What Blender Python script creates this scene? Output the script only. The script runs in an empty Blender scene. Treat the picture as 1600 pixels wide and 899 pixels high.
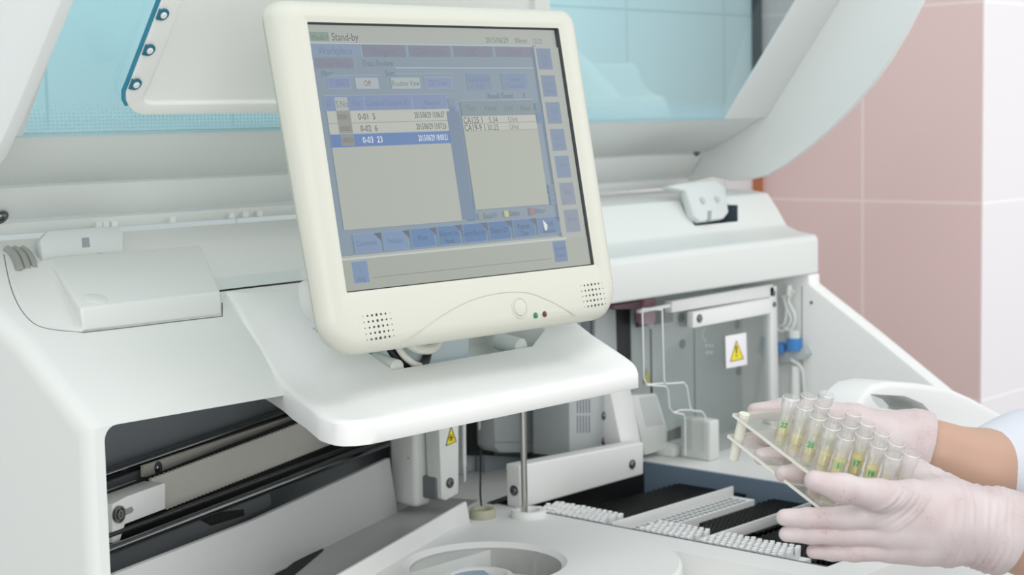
import bpy, bmesh, math, random
import numpy as np
from mathutils import Vector as V, Matrix
random.seed(4)
C = bpy.context.scene.collection
# ------------------------------------------------------------------ camera model (pinhole, 1600x899)
F, PITCH, ROLL, YAW = 2631., .1008, -.01997, .74505
CAM = V((0, 0, 1.35))
def _cam():
    cp, sp, cr, sr = math.cos(PITCH), math.sin(PITCH), math.cos(ROLL), math.sin(ROLL)
    A = Matrix(((0, 1, 0), (-sp, 0, -cp), (cp, 0, -sp)))
    R = Matrix(((cr, -sr, 0), (sr, cr, 0), (0, 0, 1)))
    cy, sy = math.cos(YAW), math.sin(YAW)
    W = Matrix(((cy, sy, 0), (sy, -cy, 0), (0, 0, 1)))
    return R @ A @ W
M = _cam(); MT = M.transposed()
def ray(px, py): return MT @ V(((px-800)/F, (py-449.5)/F, 1))
def D(px, py, d): return CAM + ray(px, py)*d
def pl(px, py, p, n):
    r = ray(px, py); p = V(p); n = V(n)
    return CAM + r*(((p-CAM).dot(n))/r.dot(n))
def oX(px, py, v): return pl(px, py, (v, 0, 0), (1, 0, 0))
def oY(px, py, v): return pl(px, py, (0, v, 0), (0, 1, 0))
def oZ(px, py, v): return pl(px, py, (0, 0, v), (0, 0, 1))
RIGHT = MT @ V((1, 0, 0)); UP = MT @ V((0, -1, 0)); FWD = MT @ V((0, 0, 1))
cam = bpy.data.objects.new('camera', bpy.data.cameras.new('camera'))
C.objects.link(cam)
cam.matrix_world = Matrix.Translation(CAM) @ Matrix((RIGHT, UP, -FWD)).transposed().to_4x4()
cam.data.sensor_width = 36; cam.data.lens = 36*F/1600; cam.data.clip_start = .05
cam.data.dof.use_dof = True; cam.data.dof.focus_distance = 1.5; cam.data.dof.aperture_fstop = 8
bpy.context.scene.camera = cam
# ------------------------------------------------------------------ materials
def lin(c):
    if isinstance(c, str):
        c = [int(c[i:i+2], 16)/255 for i in (1, 3, 5)]
    return tuple((x/12.92 if x <= .04045 else ((x+.055)/1.055)**2.4) for x in c[:3])
MATS = {}
def mat(name, col, rough=.45, metal=0., spec=.5, **k):
    if name in MATS: return MATS[name]
    m = bpy.data.materials.new(name); m.use_nodes = True
    b = m.node_tree.nodes['Principled BSDF']
    b.inputs['Base Color'].default_value = (*lin(col), 1)
    b.inputs['Roughness'].default_value = rough; b.inputs['Metallic'].default_value = metal
    b.inputs['Specular IOR Level'].default_value = spec
    for a, v in k.items(): b.inputs[a.replace('_', ' ')].default_value = v
    # faint procedural unevenness of the surface
    t = m.node_tree; n = t.nodes.new('ShaderNodeTexNoise'); n.inputs['Scale'].default_value = 90
    tc = t.nodes.new('ShaderNodeTexCoord'); t.links.new(tc.outputs['Object'], n.inputs['Vector'])
    bu = t.nodes.new('ShaderNodeBump'); bu.inputs['Strength'].default_value = .015; bu.inputs['Distance'].default_value = .002
    t.links.new(n.outputs['Fac'], bu.inputs['Height']); t.links.new(bu.outputs['Normal'], b.inputs['Normal'])
    MATS[name] = m; return m
def emis(name, col, s):
    m = bpy.data.materials.new(name); m.use_nodes = True; t = m.node_tree
    b = t.nodes['Principled BSDF']
    b.inputs['Base Color'].default_value = (.02, .02, .02, 1); b.inputs['Roughness'].default_value = .35
    b.inputs['Emission Color'].default_value = (*lin(col), 1); b.inputs['Emission Strength'].default_value = s
    return m
def clear(name, tint, gloss=.12, rough=.05, body=0., bodycol='#ffffff', glow=False):
    """thin clear plastic: tinted transmission + fresnel-like gloss + a little milky body"""
    m = bpy.data.materials.new(name); m.use_nodes = True; t = m.node_tree; t.nodes.clear()
    o = t.nodes.new('ShaderNodeOutputMaterial'); tr = t.nodes.new('ShaderNodeBsdfTransparent')
    tr.inputs['Color'].default_value = (*lin(tint), 1)
    gl = t.nodes.new('ShaderNodeBsdfGlossy'); gl.inputs['Roughness'].default_value = rough
    df = t.nodes.new('ShaderNodeBsdfDiffuse'); df.inputs['Color'].default_value = (*lin(bodycol), 1)
    if glow:   # liquid: light passes through it diffusely
        d0 = df; tl = t.nodes.new('ShaderNodeBsdfTranslucent'); tl.inputs['Color'].default_value = (*lin(bodycol), 1)
        df = t.nodes.new('ShaderNodeMixShader'); df.inputs[0].default_value = .5; t.links.new(d0.outputs[0], df.inputs[1]); t.links.new(tl.outputs[0], df.inputs[2])
    m1 = t.nodes.new('ShaderNodeMixShader'); m1.inputs[0].default_value = body
    t.links.new(tr.outputs[0], m1.inputs[1]); t.links.new(df.outputs[0], m1.inputs[2])
    lw = t.nodes.new('ShaderNodeLayerWeight'); lw.inputs['Blend'].default_value = .25
    mm = t.nodes.new('ShaderNodeMath'); mm.operation = 'MULTIPLY_ADD'; mm.inputs[1].default_value = .38; mm.inputs[2].default_value = gloss*.4
    t.links.new(lw.outputs['Facing'], mm.inputs[0])
    m2 = t.nodes.new('ShaderNodeMixShader'); t.links.new(mm.outputs[0], m2.inputs[0])
    t.links.new(m1.outputs[0], m2.inputs[1]); t.links.new(gl.outputs[0], m2.inputs[2])
    t.links.new(m2.outputs[0], o.inputs['Surface']); MATS[name] = m
    return m
HOUSE = mat('white_moulded_plastic', '#d6d9d6', .45)
LIDM = mat('pale_grey_green_lid_plastic', '#dde1df', .5)
CREAM = mat('cream_monitor_plastic', '#cbccc0', .42)
WHITE = mat('bright_white_plastic', '#e6e7e5', .45)
GREY = mat('light_grey_metal_panel', '#b4babb', .45)
MGREY = mat('mid_grey_painted_metal', '#8d9598', .5)
DGREY = mat('dark_grey_liner', '#777d81', .35)
BLACK = mat('black_plastic', '#17181a', .4)
DARK = mat('near_black_gap', '#0c0d0e', .7)
STEEL = mat('brushed_steel', '#b9b9b4', .28, 1.)
CHROME = mat('dark_polished_rail', '#8f9294', .18, 1.)
BEIGE = mat('matt_grey_beige_band', '#b5b3ab', .5)
SCREW = mat('dull_screw_metal', '#7d8082', .35, .9)
SLATE = mat('blue_grey_tray_wall', '#7a8d9f', .4)
OLIVE = mat('olive_putty_plastic', '#a8a892', .5)
YEL = mat('warning_yellow', '#f0dc1e', .5)
LABEL = mat('white_label_paper', '#efecf0', .5)
INK = mat('black_label_ink', '#1c1c1a', .6)
PINKP = mat('dusty_pink_plastic', '#a8808c', .45)
BLUEP = mat('bright_blue_cap_plastic', '#3f82c4', .4)
TUBE = mat('milky_tubing', '#d5dbd8', .3)
WIRE = mat('white_frosted_edge', '#e9ebea', .4)
LEDG = mat('green_indicator_lens', '#2e7a45', .3)
LEDR = mat('dark_red_indicator_lens', '#5a2d26', .3)
TEAL = mat('teal_acrylic_edge', '#2f86a0', .3)
PANE = clear('clear_acrylic', '#fafcfb', .1)
# ------------------------------------------------------------------ mesh helpers
def tag(o, label=None, cat=None, group=None, kind=None):
    if label: o['label'] = label
    if cat: o['category'] = cat
    if group: o['group'] = group
    if kind: o['kind'] = kind
    return o
def thing(name, loc, label, cat, group=None):
    o = bpy.data.objects.new(name, None); C.objects.link(o); o.location = loc; o.empty_display_size = .05
    return tag(o, label, cat, group)
def finish(bm, name, m, parent=None, bevel=0, seg=2, ang=35, smooth=True, label=None):
    bmesh.ops.remove_doubles(bm, verts=bm.verts, dist=1e-6)
    bmesh.ops.recalc_face_normals(bm, faces=bm.faces)
    if bevel:
        es = [e for e in bm.edges if len(e.link_faces) == 2 and e.calc_face_angle(0) > math.radians(30)]
        bmesh.ops.bevel(bm, geom=es, offset=bevel, segments=seg, profile=.5, affect='EDGES', clamp_overlap=True)
        bmesh.ops.recalc_face_normals(bm, faces=bm.faces)
    me = bpy.data.meshes.new(name); bm.to_mesh(me); bm.free()
    for mm in (m if isinstance(m, (list, tuple)) else [m]): me.materials.append(mm)
    if smooth:
        me.polygons.foreach_set('use_smooth', [True]*len(me.polygons)); me.set_sharp_from_angle(angle=math.radians(ang))
    o = bpy.data.objects.new(name, me); C.objects.link(o)
    if parent is not None: attach(o, parent)
    if label: o['label'] = label
    return o
def world(o):
    b = Matrix.LocRotScale(o.location, o.rotation_euler, o.scale)
    return (world(o.parent) @ o.matrix_parent_inverse @ b) if o.parent else b
def attach(o, p):
    o.parent = p; o.matrix_parent_inverse = world(p).inverted()
def prism(bm, pts, ext, mi=0):
    """polygon pts (world) extruded along ext"""
    ext = V(ext); a = [bm.verts.new(V(p)) for p in pts]; b = [bm.verts.new(V(p)+ext) for p in pts]
    n = len(a); fs = [bm.faces.new(a), bm.faces.new(b[::-1])]
    for i in range(n): fs.append(bm.faces.new((a[i], b[i], b[(i+1) % n], a[(i+1) % n])))
    for f in fs: f.material_index = mi
    return bm
def box(bm, lo, hi, mi=0):
    x0, y0, z0 = lo; x1, y1, z1 = hi
    return prism(bm, [(x0, y0, z0), (x1, y0, z0), (x1, y1, z0), (x0, y1, z0)], (0, 0, z1-z0), mi)
def obox(bm, c, ax, half, mi=0):
    c = V(c); ax = [V(a).normalized()*h for a, h in zip(ax, half)]
    p = [c-ax[0]-ax[1]-ax[2], c+ax[0]-ax[1]-ax[2], c+ax[0]+ax[1]-ax[2], c-ax[0]+ax[1]-ax[2]]
    return prism(bm, p, ax[2]*2, mi)
def slab(px, plane, t, bm=None, mi=0):
    """outline measured at pixels on a real plane (p,n), given thickness t along n"""
    p, n = plane; n = V(n).normalized()
    return prism(bm or bmesh.new(), [pl(x, y, p, n) for x, y in px], n*t, mi)
def Yp(y): return ((0, y, 0), (0, 1, 0))
def frame3(d):
    d = V(d).normalized(); a = V((0, 0, 1)) if abs(d.z) < .9 else V((1, 0, 0))
    u = d.cross(a).normalized(); return u, u.cross(d).normalized()
def tube(bm, path, r, seg=12, mi=0, cap=True):
    path = [V(p) for p in path]; rings = []; rr = r if isinstance(r, (list, tuple)) else [r]*len(path)
    u = None
    for i, p in enumerate(path):
        d = (path[min(i+1, len(path)-1)]-path[max(i-1, 0)]).normalized()
        if u is None: u, w = frame3(d)
        else:
            u = (u-d*u.dot(d)).normalized(); w = u.cross(d)
        rings.append([bm.verts.new(p+(u*math.cos(t)+w*math.sin(t))*rr[i]) for t in [2*math.pi*k/seg for k in range(seg)]])
    for a, b in zip(rings, rings[1:]):
        for k in range(seg):
            f = bm.faces.new((a[k], a[(k+1) % seg], b[(k+1) % seg], b[k])); f.material_index = mi
    if cap:
        for q in (rings[0], rings[-1]):
            f = bm.faces.new(q); f.material_index = mi
    return bm
def lathe(bm, c, axis, prof, seg=24, mi=0):
    """prof: list of (radius, height along axis); closed if last==first"""
    c = V(c); ax = V(axis).normalized(); u, w = frame3(ax); rings = []
    for r, h in prof:
        if r < 1e-7: rings.append([bm.verts.new(c+ax*h)])
        else: rings.append([bm.verts.new(c+ax*h+(u*math.cos(t)+w*math.sin(t))*r) for t in [2*math.pi*k/seg for k in range(seg)]])
    for a, b in zip(rings, rings[1:]):
        for k in range(seg):
            k2 = (k+1) % seg
            q = []
            for v in ((a[k % len(a)]), (a[k2 % len(a)]), (b[k2 % len(b)]), (b[k % len(b)])):
                if v not in q: q.append(v)
            if len(q) > 2:
                try: bm.faces.new(q).material_index = mi
                except ValueError: pass
    return bm
def smoothpath(pts, n=6):
    pts = [V(p) for p in pts]; out = []
    for i in range(len(pts)-1):
        p0, p1, p2, p3 = pts[max(i-1, 0)], pts[i], pts[i+1], pts[min(i+2, len(pts)-1)]
        for k in range(n):
            t = k/n
            out.append(.5*((2*p1)+(p2-p0)*t+(2*p0-5*p1+4*p2-p3)*t*t+(3*p1-p0-3*p2+p3)*t**3))
    return out+[pts[-1]]
def boolean(o, cutbm, op='DIFFERENCE'):
    bmesh.ops.recalc_face_normals(cutbm, faces=cutbm.faces)
    me = bpy.data.meshes.new('cut'); cutbm.to_mesh(me); cutbm.free()
    c = bpy.data.objects.new('cut', me); C.objects.link(c)
    md = o.modifiers.new('b', 'BOOLEAN'); md.object = c; md.operation = op; md.solver = 'EXACT'
    dg = bpy.context.evaluated_depsgraph_get(); dg.update()
    new = bpy.data.meshes.new_from_object(o.evaluated_get(dg))
    o.modifiers.clear(); old = o.data; o.data = new; new.name = old.name
    bpy.data.objects.remove(c); bpy.data.meshes.remove(me); bpy.data.meshes.remove(old)
    new.polygons.foreach_set('use_smooth', [True]*len(new.polygons)); new.set_sharp_from_angle(angle=math.radians(35))
def text_bm(bm, s, origin, ux, uy, size, mi=0, align='LEFT', sx=1., lift=0., bold=0.):
    cu = bpy.data.curves.new('t', 'FONT'); cu.body = s; cu.size = size; cu.align_x = align; cu.offset = bold
    cu.resolution_u = 2
    o = bpy.data.objects.new('t', cu); C.objects.link(o)
    dg = bpy.context.evaluated_depsgraph_get(); dg.update()
    me = bpy.data.meshes.new_from_object(o.evaluated_get(dg))
    ux = V(ux).normalized(); uy = V(uy).normalized(); n = ux.cross(uy)
    me.transform(Matrix.Translation(V(origin)+n*lift) @ Matrix((ux*sx, uy, n)).transposed().to_4x4())
    k = len(bm.faces); bm.from_mesh(me); bm.faces.ensure_lookup_table()
    for f in bm.faces[k:]: f.material_index = mi
    bpy.data.objects.remove(o); bpy.data.curves.remove(cu); bpy.data.meshes.remove(me)
from mathutils.bvhtree import BVHTree
def snap(o, pts, lift=0.):
    """where the sight lines of measured points meet a built surface"""
    bm = bmesh.new(); bm.from_mesh(o.data); tr = BVHTree.FromBMesh(bm); bm.free(); out = []
    for px, py in pts:
        h, n, _, _ = tr.ray_cast(CAM, ray(px, py).normalized())
        if h is not None: out.append(h+n*lift)
    return out
def screw(c, n, r, parent, name='screw', m=None):
    bm = bmesh.new(); n = V(n).normalized(); c = V(c)
    lathe(bm, c, n, [(r, -.0002), (r, r*.35), (r*.8, r*.6), (r*.42, r*.6), (r*.36, r*.3), (0, r*.3)], 14)
    lathe(bm, c, n, [(r*1.45, -.0002), (r*1.45, r*.12), (r*.9, r*.12)], 14)
    return finish(bm, name, m or SCREW, parent)
SCREEN_GAIN = .72
# ================================================================== SETTING
def tile_mat(name, col, grout, axis, w, h, ox, oz):
    m = bpy.data.materials.new(name); m.use_nodes = True; t = m.node_tree; b = t.nodes['Principled BSDF']
    tc = t.nodes.new('ShaderNodeTexCoord'); sp = t.nodes.new('ShaderNodeSeparateXYZ'); t.links.new(tc.outputs['Object'], sp.inputs[0])
    def saw(out, per, off):
        a = t.nodes.new('ShaderNodeMath'); a.operation = 'SUBTRACT'; t.links.new(out, a.inputs[0]); a.inputs[1].default_value = off
        d = t.nodes.new('ShaderNodeMath'); d.operation = 'DIVIDE'; t.links.new(a.outputs[0], d.inputs[0]); d.inputs[1].default_value = per
        f = t.nodes.new('ShaderNodeMath'); f.operation = 'FRACT'; t.links.new(d.outputs[0], f.inputs[0])
        c = t.nodes.new('ShaderNodeMath'); c.operation = 'LESS_THAN'; t.links.new(f.outputs[0], c.inputs[0]); c.inputs[1].default_value = .004/per
        return c.outputs[0]
    g = t.nodes.new('ShaderNodeMath'); g.operation = 'MAXIMUM'
    t.links.new(saw(sp.outputs[axis], w, ox), g.inputs[0]); t.links.new(saw(sp.outputs['Z'], h, oz), g.inputs[1])
    mx = t.nodes.new('ShaderNodeMix'); mx.data_type = 'RGBA'
    mx.inputs['A'].default_value = (*lin(col), 1); mx.inputs['B'].default_value = (*lin(grout), 1)
    t.links.new(g.outputs[0], mx.inputs['Factor']); t.links.new(mx.outputs['Result'], b.inputs['Base Color'])
    b.inputs['Roughness'].default_value = .25
    return m
XW, YC, YB = 2.4, 1.224, 1.64
wp = tile_mat('pink_glazed_tile', '#dcc2bf', '#e6d6d4', 'Y', .2105, .308, YC-.002, 1.2015)
ww = tile_mat('white_glazed_tile', '#e6e3e6', '#f2f0f2', 'X', .2105, .308, XW-.002, 1.2015)
wb = tile_mat('back_white_tile', '#e4e8e8', '#cfd6d8', 'X', .2555, .308, 1.793, 1.2015)
FLM = tile_mat('grey_floor_tile', '#b9b9b6', '#8e8e8c', 'X', .3, .3, 0, 0)
def struct(name, bm, m): o = finish(bm, name, m, smooth=False); o['kind'] = 'structure'; return o
struct('floor', box(bmesh.new(), (-1.5, -2.2, -.1), (4.2, 2.4, 0)), FLM)
struct('wall_back', box(bmesh.new(), (-1.5, YB, 0), (XW, YB+.1, 2.7)), wb)
struct('wall_right', box(bmesh.new(), (XW, YC, 0), (XW+.12, YB+.1, 2.7)), wp)
struct('wall_front', box(bmesh.new(), (XW+.0005, YC-.0005, 0), (4.2, YC+.1, 2.7)), ww)
TRIMM = mat('orange_brown_corner_trim', '#b5704c', .4)
struct('trim_1', box(bmesh.new(), (XW-.014, YB-.012, 0), (XW, YB, 1.29)), TRIMM)
struct('trim_2', box(bmesh.new(), (XW-.014, YB-.012, 1.29), (XW, YB, 2.7)), mat('dark_corner_joint', '#2c3a40', .4))
# ================================================================== ANALYSER
AN = thing('clinical_analyzer', (1.35, 1.3, 0), 'large white laboratory analyzer with its lid raised, filling the picture behind the monitor', 'laboratory machine')
def yz(pts, x0, x1, bm=None, mi=0): return prism(bm or bmesh.new(), [(x0, y, z) for y, z in pts], (x1-x0, 0, 0), mi)
# ---- left half of the housing: one moulded shell with the service opening cut into it
XL = .757
bm = yz([(1.17, .04), (1.17, 1.1045), (1.27, 1.171), (1.385, 1.2235), (1.43, 1.2435), (1.60, 1.2), (1.60, .04)], XL, 1.26)
bm.edges.ensure_lookup_table()
es = [e for e in bm.edges if all(abs(v.co.x-XL) < 1e-5 for v in e.verts) and max(v.co.z for v in e.verts) > .1]
bmesh.ops.recalc_face_normals(bm, faces=bm.faces)
bmesh.ops.bevel(bm, geom=es, offset=.017, segments=6, profile=.5, affect='EDGES', clamp_overlap=True)
hl = finish(bm, 'left_housing', HOUSE, AN, ang=40)
cav = bmesh.new()
r = .012; ytop = 1.1045; xl = .7725
out = [(xl, .908), (xl, ytop-r)]+[(xl+r-r*math.cos(a), ytop-r+r*math.sin(a)) for a in [math.pi/2*k/5 for k in range(1, 6)]]+[(1.3, ytop), (1.3, .908)]
prism(cav, [(x, 1.0, z) for x, z in out], (0, .49, 0)); boolean(hl, cav)
# ---- right half: hood beam with the S-shaped shoulder, then the side cheek
top = [(1.236, 1.131), (1.236, 1.178), (1.240, 1.184), (1.265, 1.187), (1.286, 1.195), (1.302, 1.219), (1.317, 1.239), (1.345, 1.2425), (1.43, 1.2445), (1.60, 1.2), (1.60, 1.131)]
bm = yz(top, 1.255, 1.955)
hr = finish(bm, 'hood', HOUSE, AN, bevel=.0035, seg=3)
# pocket for the right hinge
def P3(*q): return [V(p) for p in q]
a, b = snap(hr, [(1086, 353), (1152, 345)]); PKY = min(a.y, b.y)
pk = bmesh.new(); box(pk, (a.x, PKY, a.z-.004), (b.x, PKY+.09, 1.30)); boolean(hr, pk)
bm = box(bmesh.new(), (a.x+.0005, PKY+.0005, a.z-.0055), (b.x-.0005, PKY+.0895, a.z-.0035)); box(bm, (a.x-.001, PKY+.0005, a.z-.004), (a.x+.0003, PKY+.05, 1.228)); box(bm, (b.x-.0003, PKY+.0005, a.z-.004), (b.x+.001, PKY+.05, 1.228)); finish(bm, 'hinge_pocket_floor', mat('dark_slate_recess', '#3d4a55', .6), AN)
chk = [(1.236, 1.131), (1.236, 1.118), (1.143, 1.0595), (1.046, .9955), (.97, .945), (.93, .88), (.90, .04), (1.60, .04), (1.60, 1.131)]
finish(yz(chk, 1.93, 1.958), 'side_cheek', WHITE, AN, bevel=.003, seg=2)
finish(box(bmesh.new(), (1.9285, 1.246, .911), (1.93, 1.2465, 1.115)), 'side_cheek_seam', MGREY, AN)
# ---- raised hinge cover at the left
c = [oY(125, 482, 1.268), oY(345, 456, 1.268), snap(hl, [(312, 388)], .004)[0], snap(hl, [(72, 411)], .006)[0]]
d = [oY(130, 519, 1.268), oY(346, 494, 1.268), oY(330, 440, 1.40)+V((0, 0, -.03)), snap(hl, [(13, 430)])[0]]
bm = bmesh.new(); A = [bm.verts.new(p) for p in c]; B = [bm.verts.new(p) for p in d]
mid = bm.verts.new(snap(hl, [(54, 507)])[0])
for f in ((A[0], A[1], A[2], A[3]), (B[0], B[3], B[2], B[1]), (A[0], B[0], B[1], A[1]), (A[1], B[1], B[2], A[2]), (A[2], B[2], B[3], A[3])): bm.faces.new(f)
bm.faces.new((A[3], B[3], mid)); bm.faces.new((A[3], mid, B[0])); bm.faces.new((A[3], B[0], A[0])); bm.faces.new((B[0], mid, B[3]))
hc = finish(bm, 'hinge_cover', HOUSE, AN, bevel=.003, seg=3, ang=50)
p = oY(150, 467, 1.285); p = pl(150, 467, c[0], (c[1]-c[0]).cross(c[3]-c[0]))
nn = (c[1]-c[0]).cross(c[3]-c[0]).normalized()
finish(lathe(bmesh.new(), p, nn, [(.0105, -.001), (.0105, .0004), (.0095, .0008), (0, .0008)], 24), 'cover_plug', HOUSE, hc)
# seam under the cover
bm = bmesh.new(); tube(bm, smoothpath(snap(hl, [(130, 520), (200, 512), (270, 503.5), (347, 494.5)]), 3), .0007, 6)
tube(bm, snap(hl, [(347, 494.5), (347, 484), (347, 474)]), .0007, 6)
tube(bm, smoothpath(snap(hl, [(6, 398), (12, 430), (20, 458), (32, 483), (48, 502), (66, 512), (95, 517), (130, 520)]), 3), .0005, 6)
finish(bm, 'cover_seam', mat('seam_shadow_grey', '#6b7372', .7), AN)
# recessed flap between cover and monitor, black slit under it
bm = bmesh.new(); a = snap(hl, [(327, 437), (339, 455.5), (470, 440), (470, 421)], .0006)
prism(bm, a, (0, .0003, -.0006)); finish(bm, 'hood_flap', mat('pale_flap_plastic', '#ccd3d1', .45), AN)
bm = bmesh.new(); tube(bm, snap(hl, [(339, 456), (380, 451), (430, 445.3), (480, 439.5)], .0004), .0010, 8); tube(bm, snap(hl, [(326, 436), (331, 443), (337, 452)], .0002), .0009, 8)
finish(bm, 'flap_slit', DARK, AN)
# ---- hinges
def bracket(px, y, t, hol, screws, slot):
    o = finish(slab(px, ((0, y, 1.24), (0, -.93, .37)), -t), 'hinge_bracket', mat('grey_hinge_plate', '#c9cfcd', .45), AN, bevel=.0025, seg=2)
    for q in screws: screw(pl(*q, (0, y, 1.24), (0, -.93, .37))+V((0, -.0005, .0003)), (0, -.93, .37), .0036, o, m=mat('pale_screw_metal', '#c3c8c7', .4, .3))
    finish(slab(slot, ((0, y-.0004, 1.24), (0, -.93, .37)), -.002), 'bracket_slot', MGREY, o)
bracket([(62, 375), (75, 360), (186, 352), (193, 362), (194, 405), (68, 416)], 1.392, .01, None, [(113, 407), (157, 402)], [(128, 372), (139, 371), (141, 386), (129, 387)])
bracket([(1040, 291), (1064, 286), (1118, 281), (1134, 292), (1139, 332), (1132, 341), (1095, 346), (1084, 338), (1072, 298)], PKY+.004, .012, None, [(1098, 314), (1121, 312)], [(1106, 330), (1112, 329), (1111, 345), (1106, 346)])
bm = bmesh.new()
for k in range(3):
    x = 14+k*12
    tube(bm, smoothpath(snap(hl, [(x-4, 391), (x+5, 398), (x+12, 410), (x+17, 424)], .001), 5), .0040, 8)
finish(bm, 'hinge_cable', mat('ribbed_grey_conduit', '#9b9d98', .5), AN)
# ---- interior liner and back panels
finish(box(bmesh.new(), (.80, 1.485, .905), (1.60, 1.4895, 1.13)), 'interior_back_panel', DGREY, AN)
finish(box(bmesh.new(), (1.60, 1.345, .905), (1.93, 1.36, 1.131)), 'compartment_back_panel', mat('pale_grey_panel', '#b3babc', .45), AN)
# ---- bench with tray pocket
bm = box(bmesh.new(), (.79, .82, .04), (1.9295, 1.4849, .91))
bench = finish(bm, 'bench', WHITE, AN, bevel=.002, seg=2)
TX0, TX1, TY0, TY1, TZ = 1.376, 1.668, .862, 1.315, .868
boolean(bench, box(bmesh.new(), (TX0, TY0, TZ), (TX1, TY1, 1.0)))
boolean(bench, box(bmesh.new(), (.7, .7, .880), (1.335, 1.03, 1.0)))
hx, hy, hr_ = 1.170, 1.122, .081
boolean(bench, lathe(bmesh.new(), (hx, hy, .884), (0, 0, 1), [(0, 0), (hr_-.006, 0), (hr_-.006, .1), (0, .1)], 64))
bm = lathe(bmesh.new(), (1.190, 1.100, .8805), (0, 0, 1), [(.163, 0), (.163, .0315), (.160, .0345), (.03, .0345), (.03, 0), (.163, 0)], 96)
dk = finish(bm, 'round_deck_plate', WHITE, AN)
DZ = V((0, 0, -.06)); DA, DB = oZ(560, 921, .91)+DZ, oZ(735, 817, .91)+DZ
dkc = prism(bmesh.new(), [DA-(DB-DA)*.8, DB+(DB-DA)*.04, DB+V((-.05, .14, 0)), DA-(DB-DA)*.8+V((-.05, .14, 0))], (0, 0, .2)); boolean(dk, dkc)
boolean(dk, lathe(bmesh.new(), (hx, hy, .87), (0, 0, 1), [(0, 0), (hr_-.006, 0), (hr_-.006, .0405), (hr_, .0452), (hr_, .1), (0, .1)], 64))
cq = oZ(748, 905, .893)
bm = lathe(bmesh.new(), (cq.x, cq.y, .8842), (0, 0, 1), [(.037, 0), (.037, .009), (.034, .0125), (.029, .0125), (.027, .009), (0, .009)], 48)
cap = finish(bm, 'reagent_well_cap', WHITE, AN)
finish(prism(bmesh.new(), [oZ(x, y, .8934) for x, y in ((700, 892), (752, 890), (764, 899), (706, 903))], (0, 0, .0008)), 'blue_window', mat('pale_blue_window', '#8fa5b8', .2), cap)
finish(lathe(bmesh.new(), tuple(oZ(718, 881, .8842)), (0, 0, 1), [(.0045, 0), (.0045, .004), (0, .004)], 16), 'cap_peg', GREY, cap)
# ---- left mechanism, turned about 20 degrees from the front
WA, WB = oZ(432, 896, .91), oZ(610, 808, .91)
E1 = (WB-WA).normalized(); N1 = V((-E1.y, E1.x, 0))
def Wp(k): return (WA+N1*k, N1)
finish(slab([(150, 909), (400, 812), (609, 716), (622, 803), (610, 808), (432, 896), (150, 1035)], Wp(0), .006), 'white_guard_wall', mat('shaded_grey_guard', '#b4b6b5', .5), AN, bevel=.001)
finish(slab([(150, 600), (620, 600), (620, 745), (150, 960)], Wp(.135), .004), 'dark_back_liner', DGREY, AN)
finish(slab([(165, 860), (420, 760), (424, 790), (300, 850), (165, 905)], Wp(.05), .003), 'dark_cover_strip', mat('charcoal_cover', '#65696c', .35), AN)
finish(slab([(300, 806), (381, 796), (382, 806), (330, 822)], Wp(.0495), .0008), 'cover_slot', DARK, AN)
def rail(a, b, r, k, name='guide_rail', m=CHROME):
    p, n = Wp(k); o = finish(tube(bmesh.new(), [pl(*a, p, n), pl(*b, p, n)], r, 16), name, m, AN); return o
rail((150, 747), (470, 637), .0042, .115)
rail((150, 868), (640, 679), .0045, .045)
rail((150, 845), (640, 664), .0022, .055, 'guide_rail', mat('thin_black_rail', '#2c2e30', .25))
finish(slab([(150, 752), (470, 644), (470, 650), (150, 764)], Wp(.113), .004), 'rail_bed', BLACK, AN)
finish(slab([(224, 728), (470, 646), (470, 668), (246, 744), (224, 746)], Wp(.100), .003), 'belt_plate', BEIGE, AN)
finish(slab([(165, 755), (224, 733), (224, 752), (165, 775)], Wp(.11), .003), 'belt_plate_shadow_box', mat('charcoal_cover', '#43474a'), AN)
screw(pl(247, 731, *Wp(.0995)), -N1, .0042, AN, 'belt_screw')
p, n = Wp(.07)
a, b = pl(236, 750, p, n), pl(640, 598, p, n); a2, b2 = pl(259, 796, p, n), pl(640, 645, p, n)
# broad toothed band: teeth along both long edges
bm = bmesh.new(); N = 150; t1 = []; t2 = []
for i in range(N+1):
    t = i/N; k = .0012 if i % 2 else 0
    t1.append(a.lerp(b, t)+V((0, 0, k))); t2.append(a2.lerp(b2, t)-V((0, 0, k)))
prism(bm, t1+t2[::-1], N1*.003); finish(bm, 'toothed_belt', BEIGE, AN, smooth=False)
finish(slab([(165, 772), (240, 744), (640, 588), (640, 604), (236, 756), (165, 790)], Wp(.078), .004), 'belt_gap_cover', DARK, AN)
finish(slab([(165, 820), (640, 640), (640, 668), (165, 858)], Wp(.078), .004), 'lower_gap_cover', DARK, AN)
pb = finish(slab([(176, 788), (198, 776), (259, 754), (259, 796), (196, 820), (188, 846), (176, 850)], Wp(.055), .035), 'pulley_block', WHITE, AN, bevel=.0015)
pc = pl(184, 804, *Wp(.0548))
bm = lathe(bmesh.new(), pc, -N1, [(.0078, 0), (.0078, .003), (.0062, .003), (.006, .0015), (.0045, .0015), (.0045, .0035), (.002, .0035), (.002, .002), (0, .002)], 24)
finish(bm, 'pulley', mat('pulley_metal', '#8c8c86', .3, .9), pb)
finish(slab([(194, 797), (206, 792), (209, 797), (207, 801), (196, 806)], Wp(.0545), .0008), 'pulley_slot', MGREY, pb)
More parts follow.
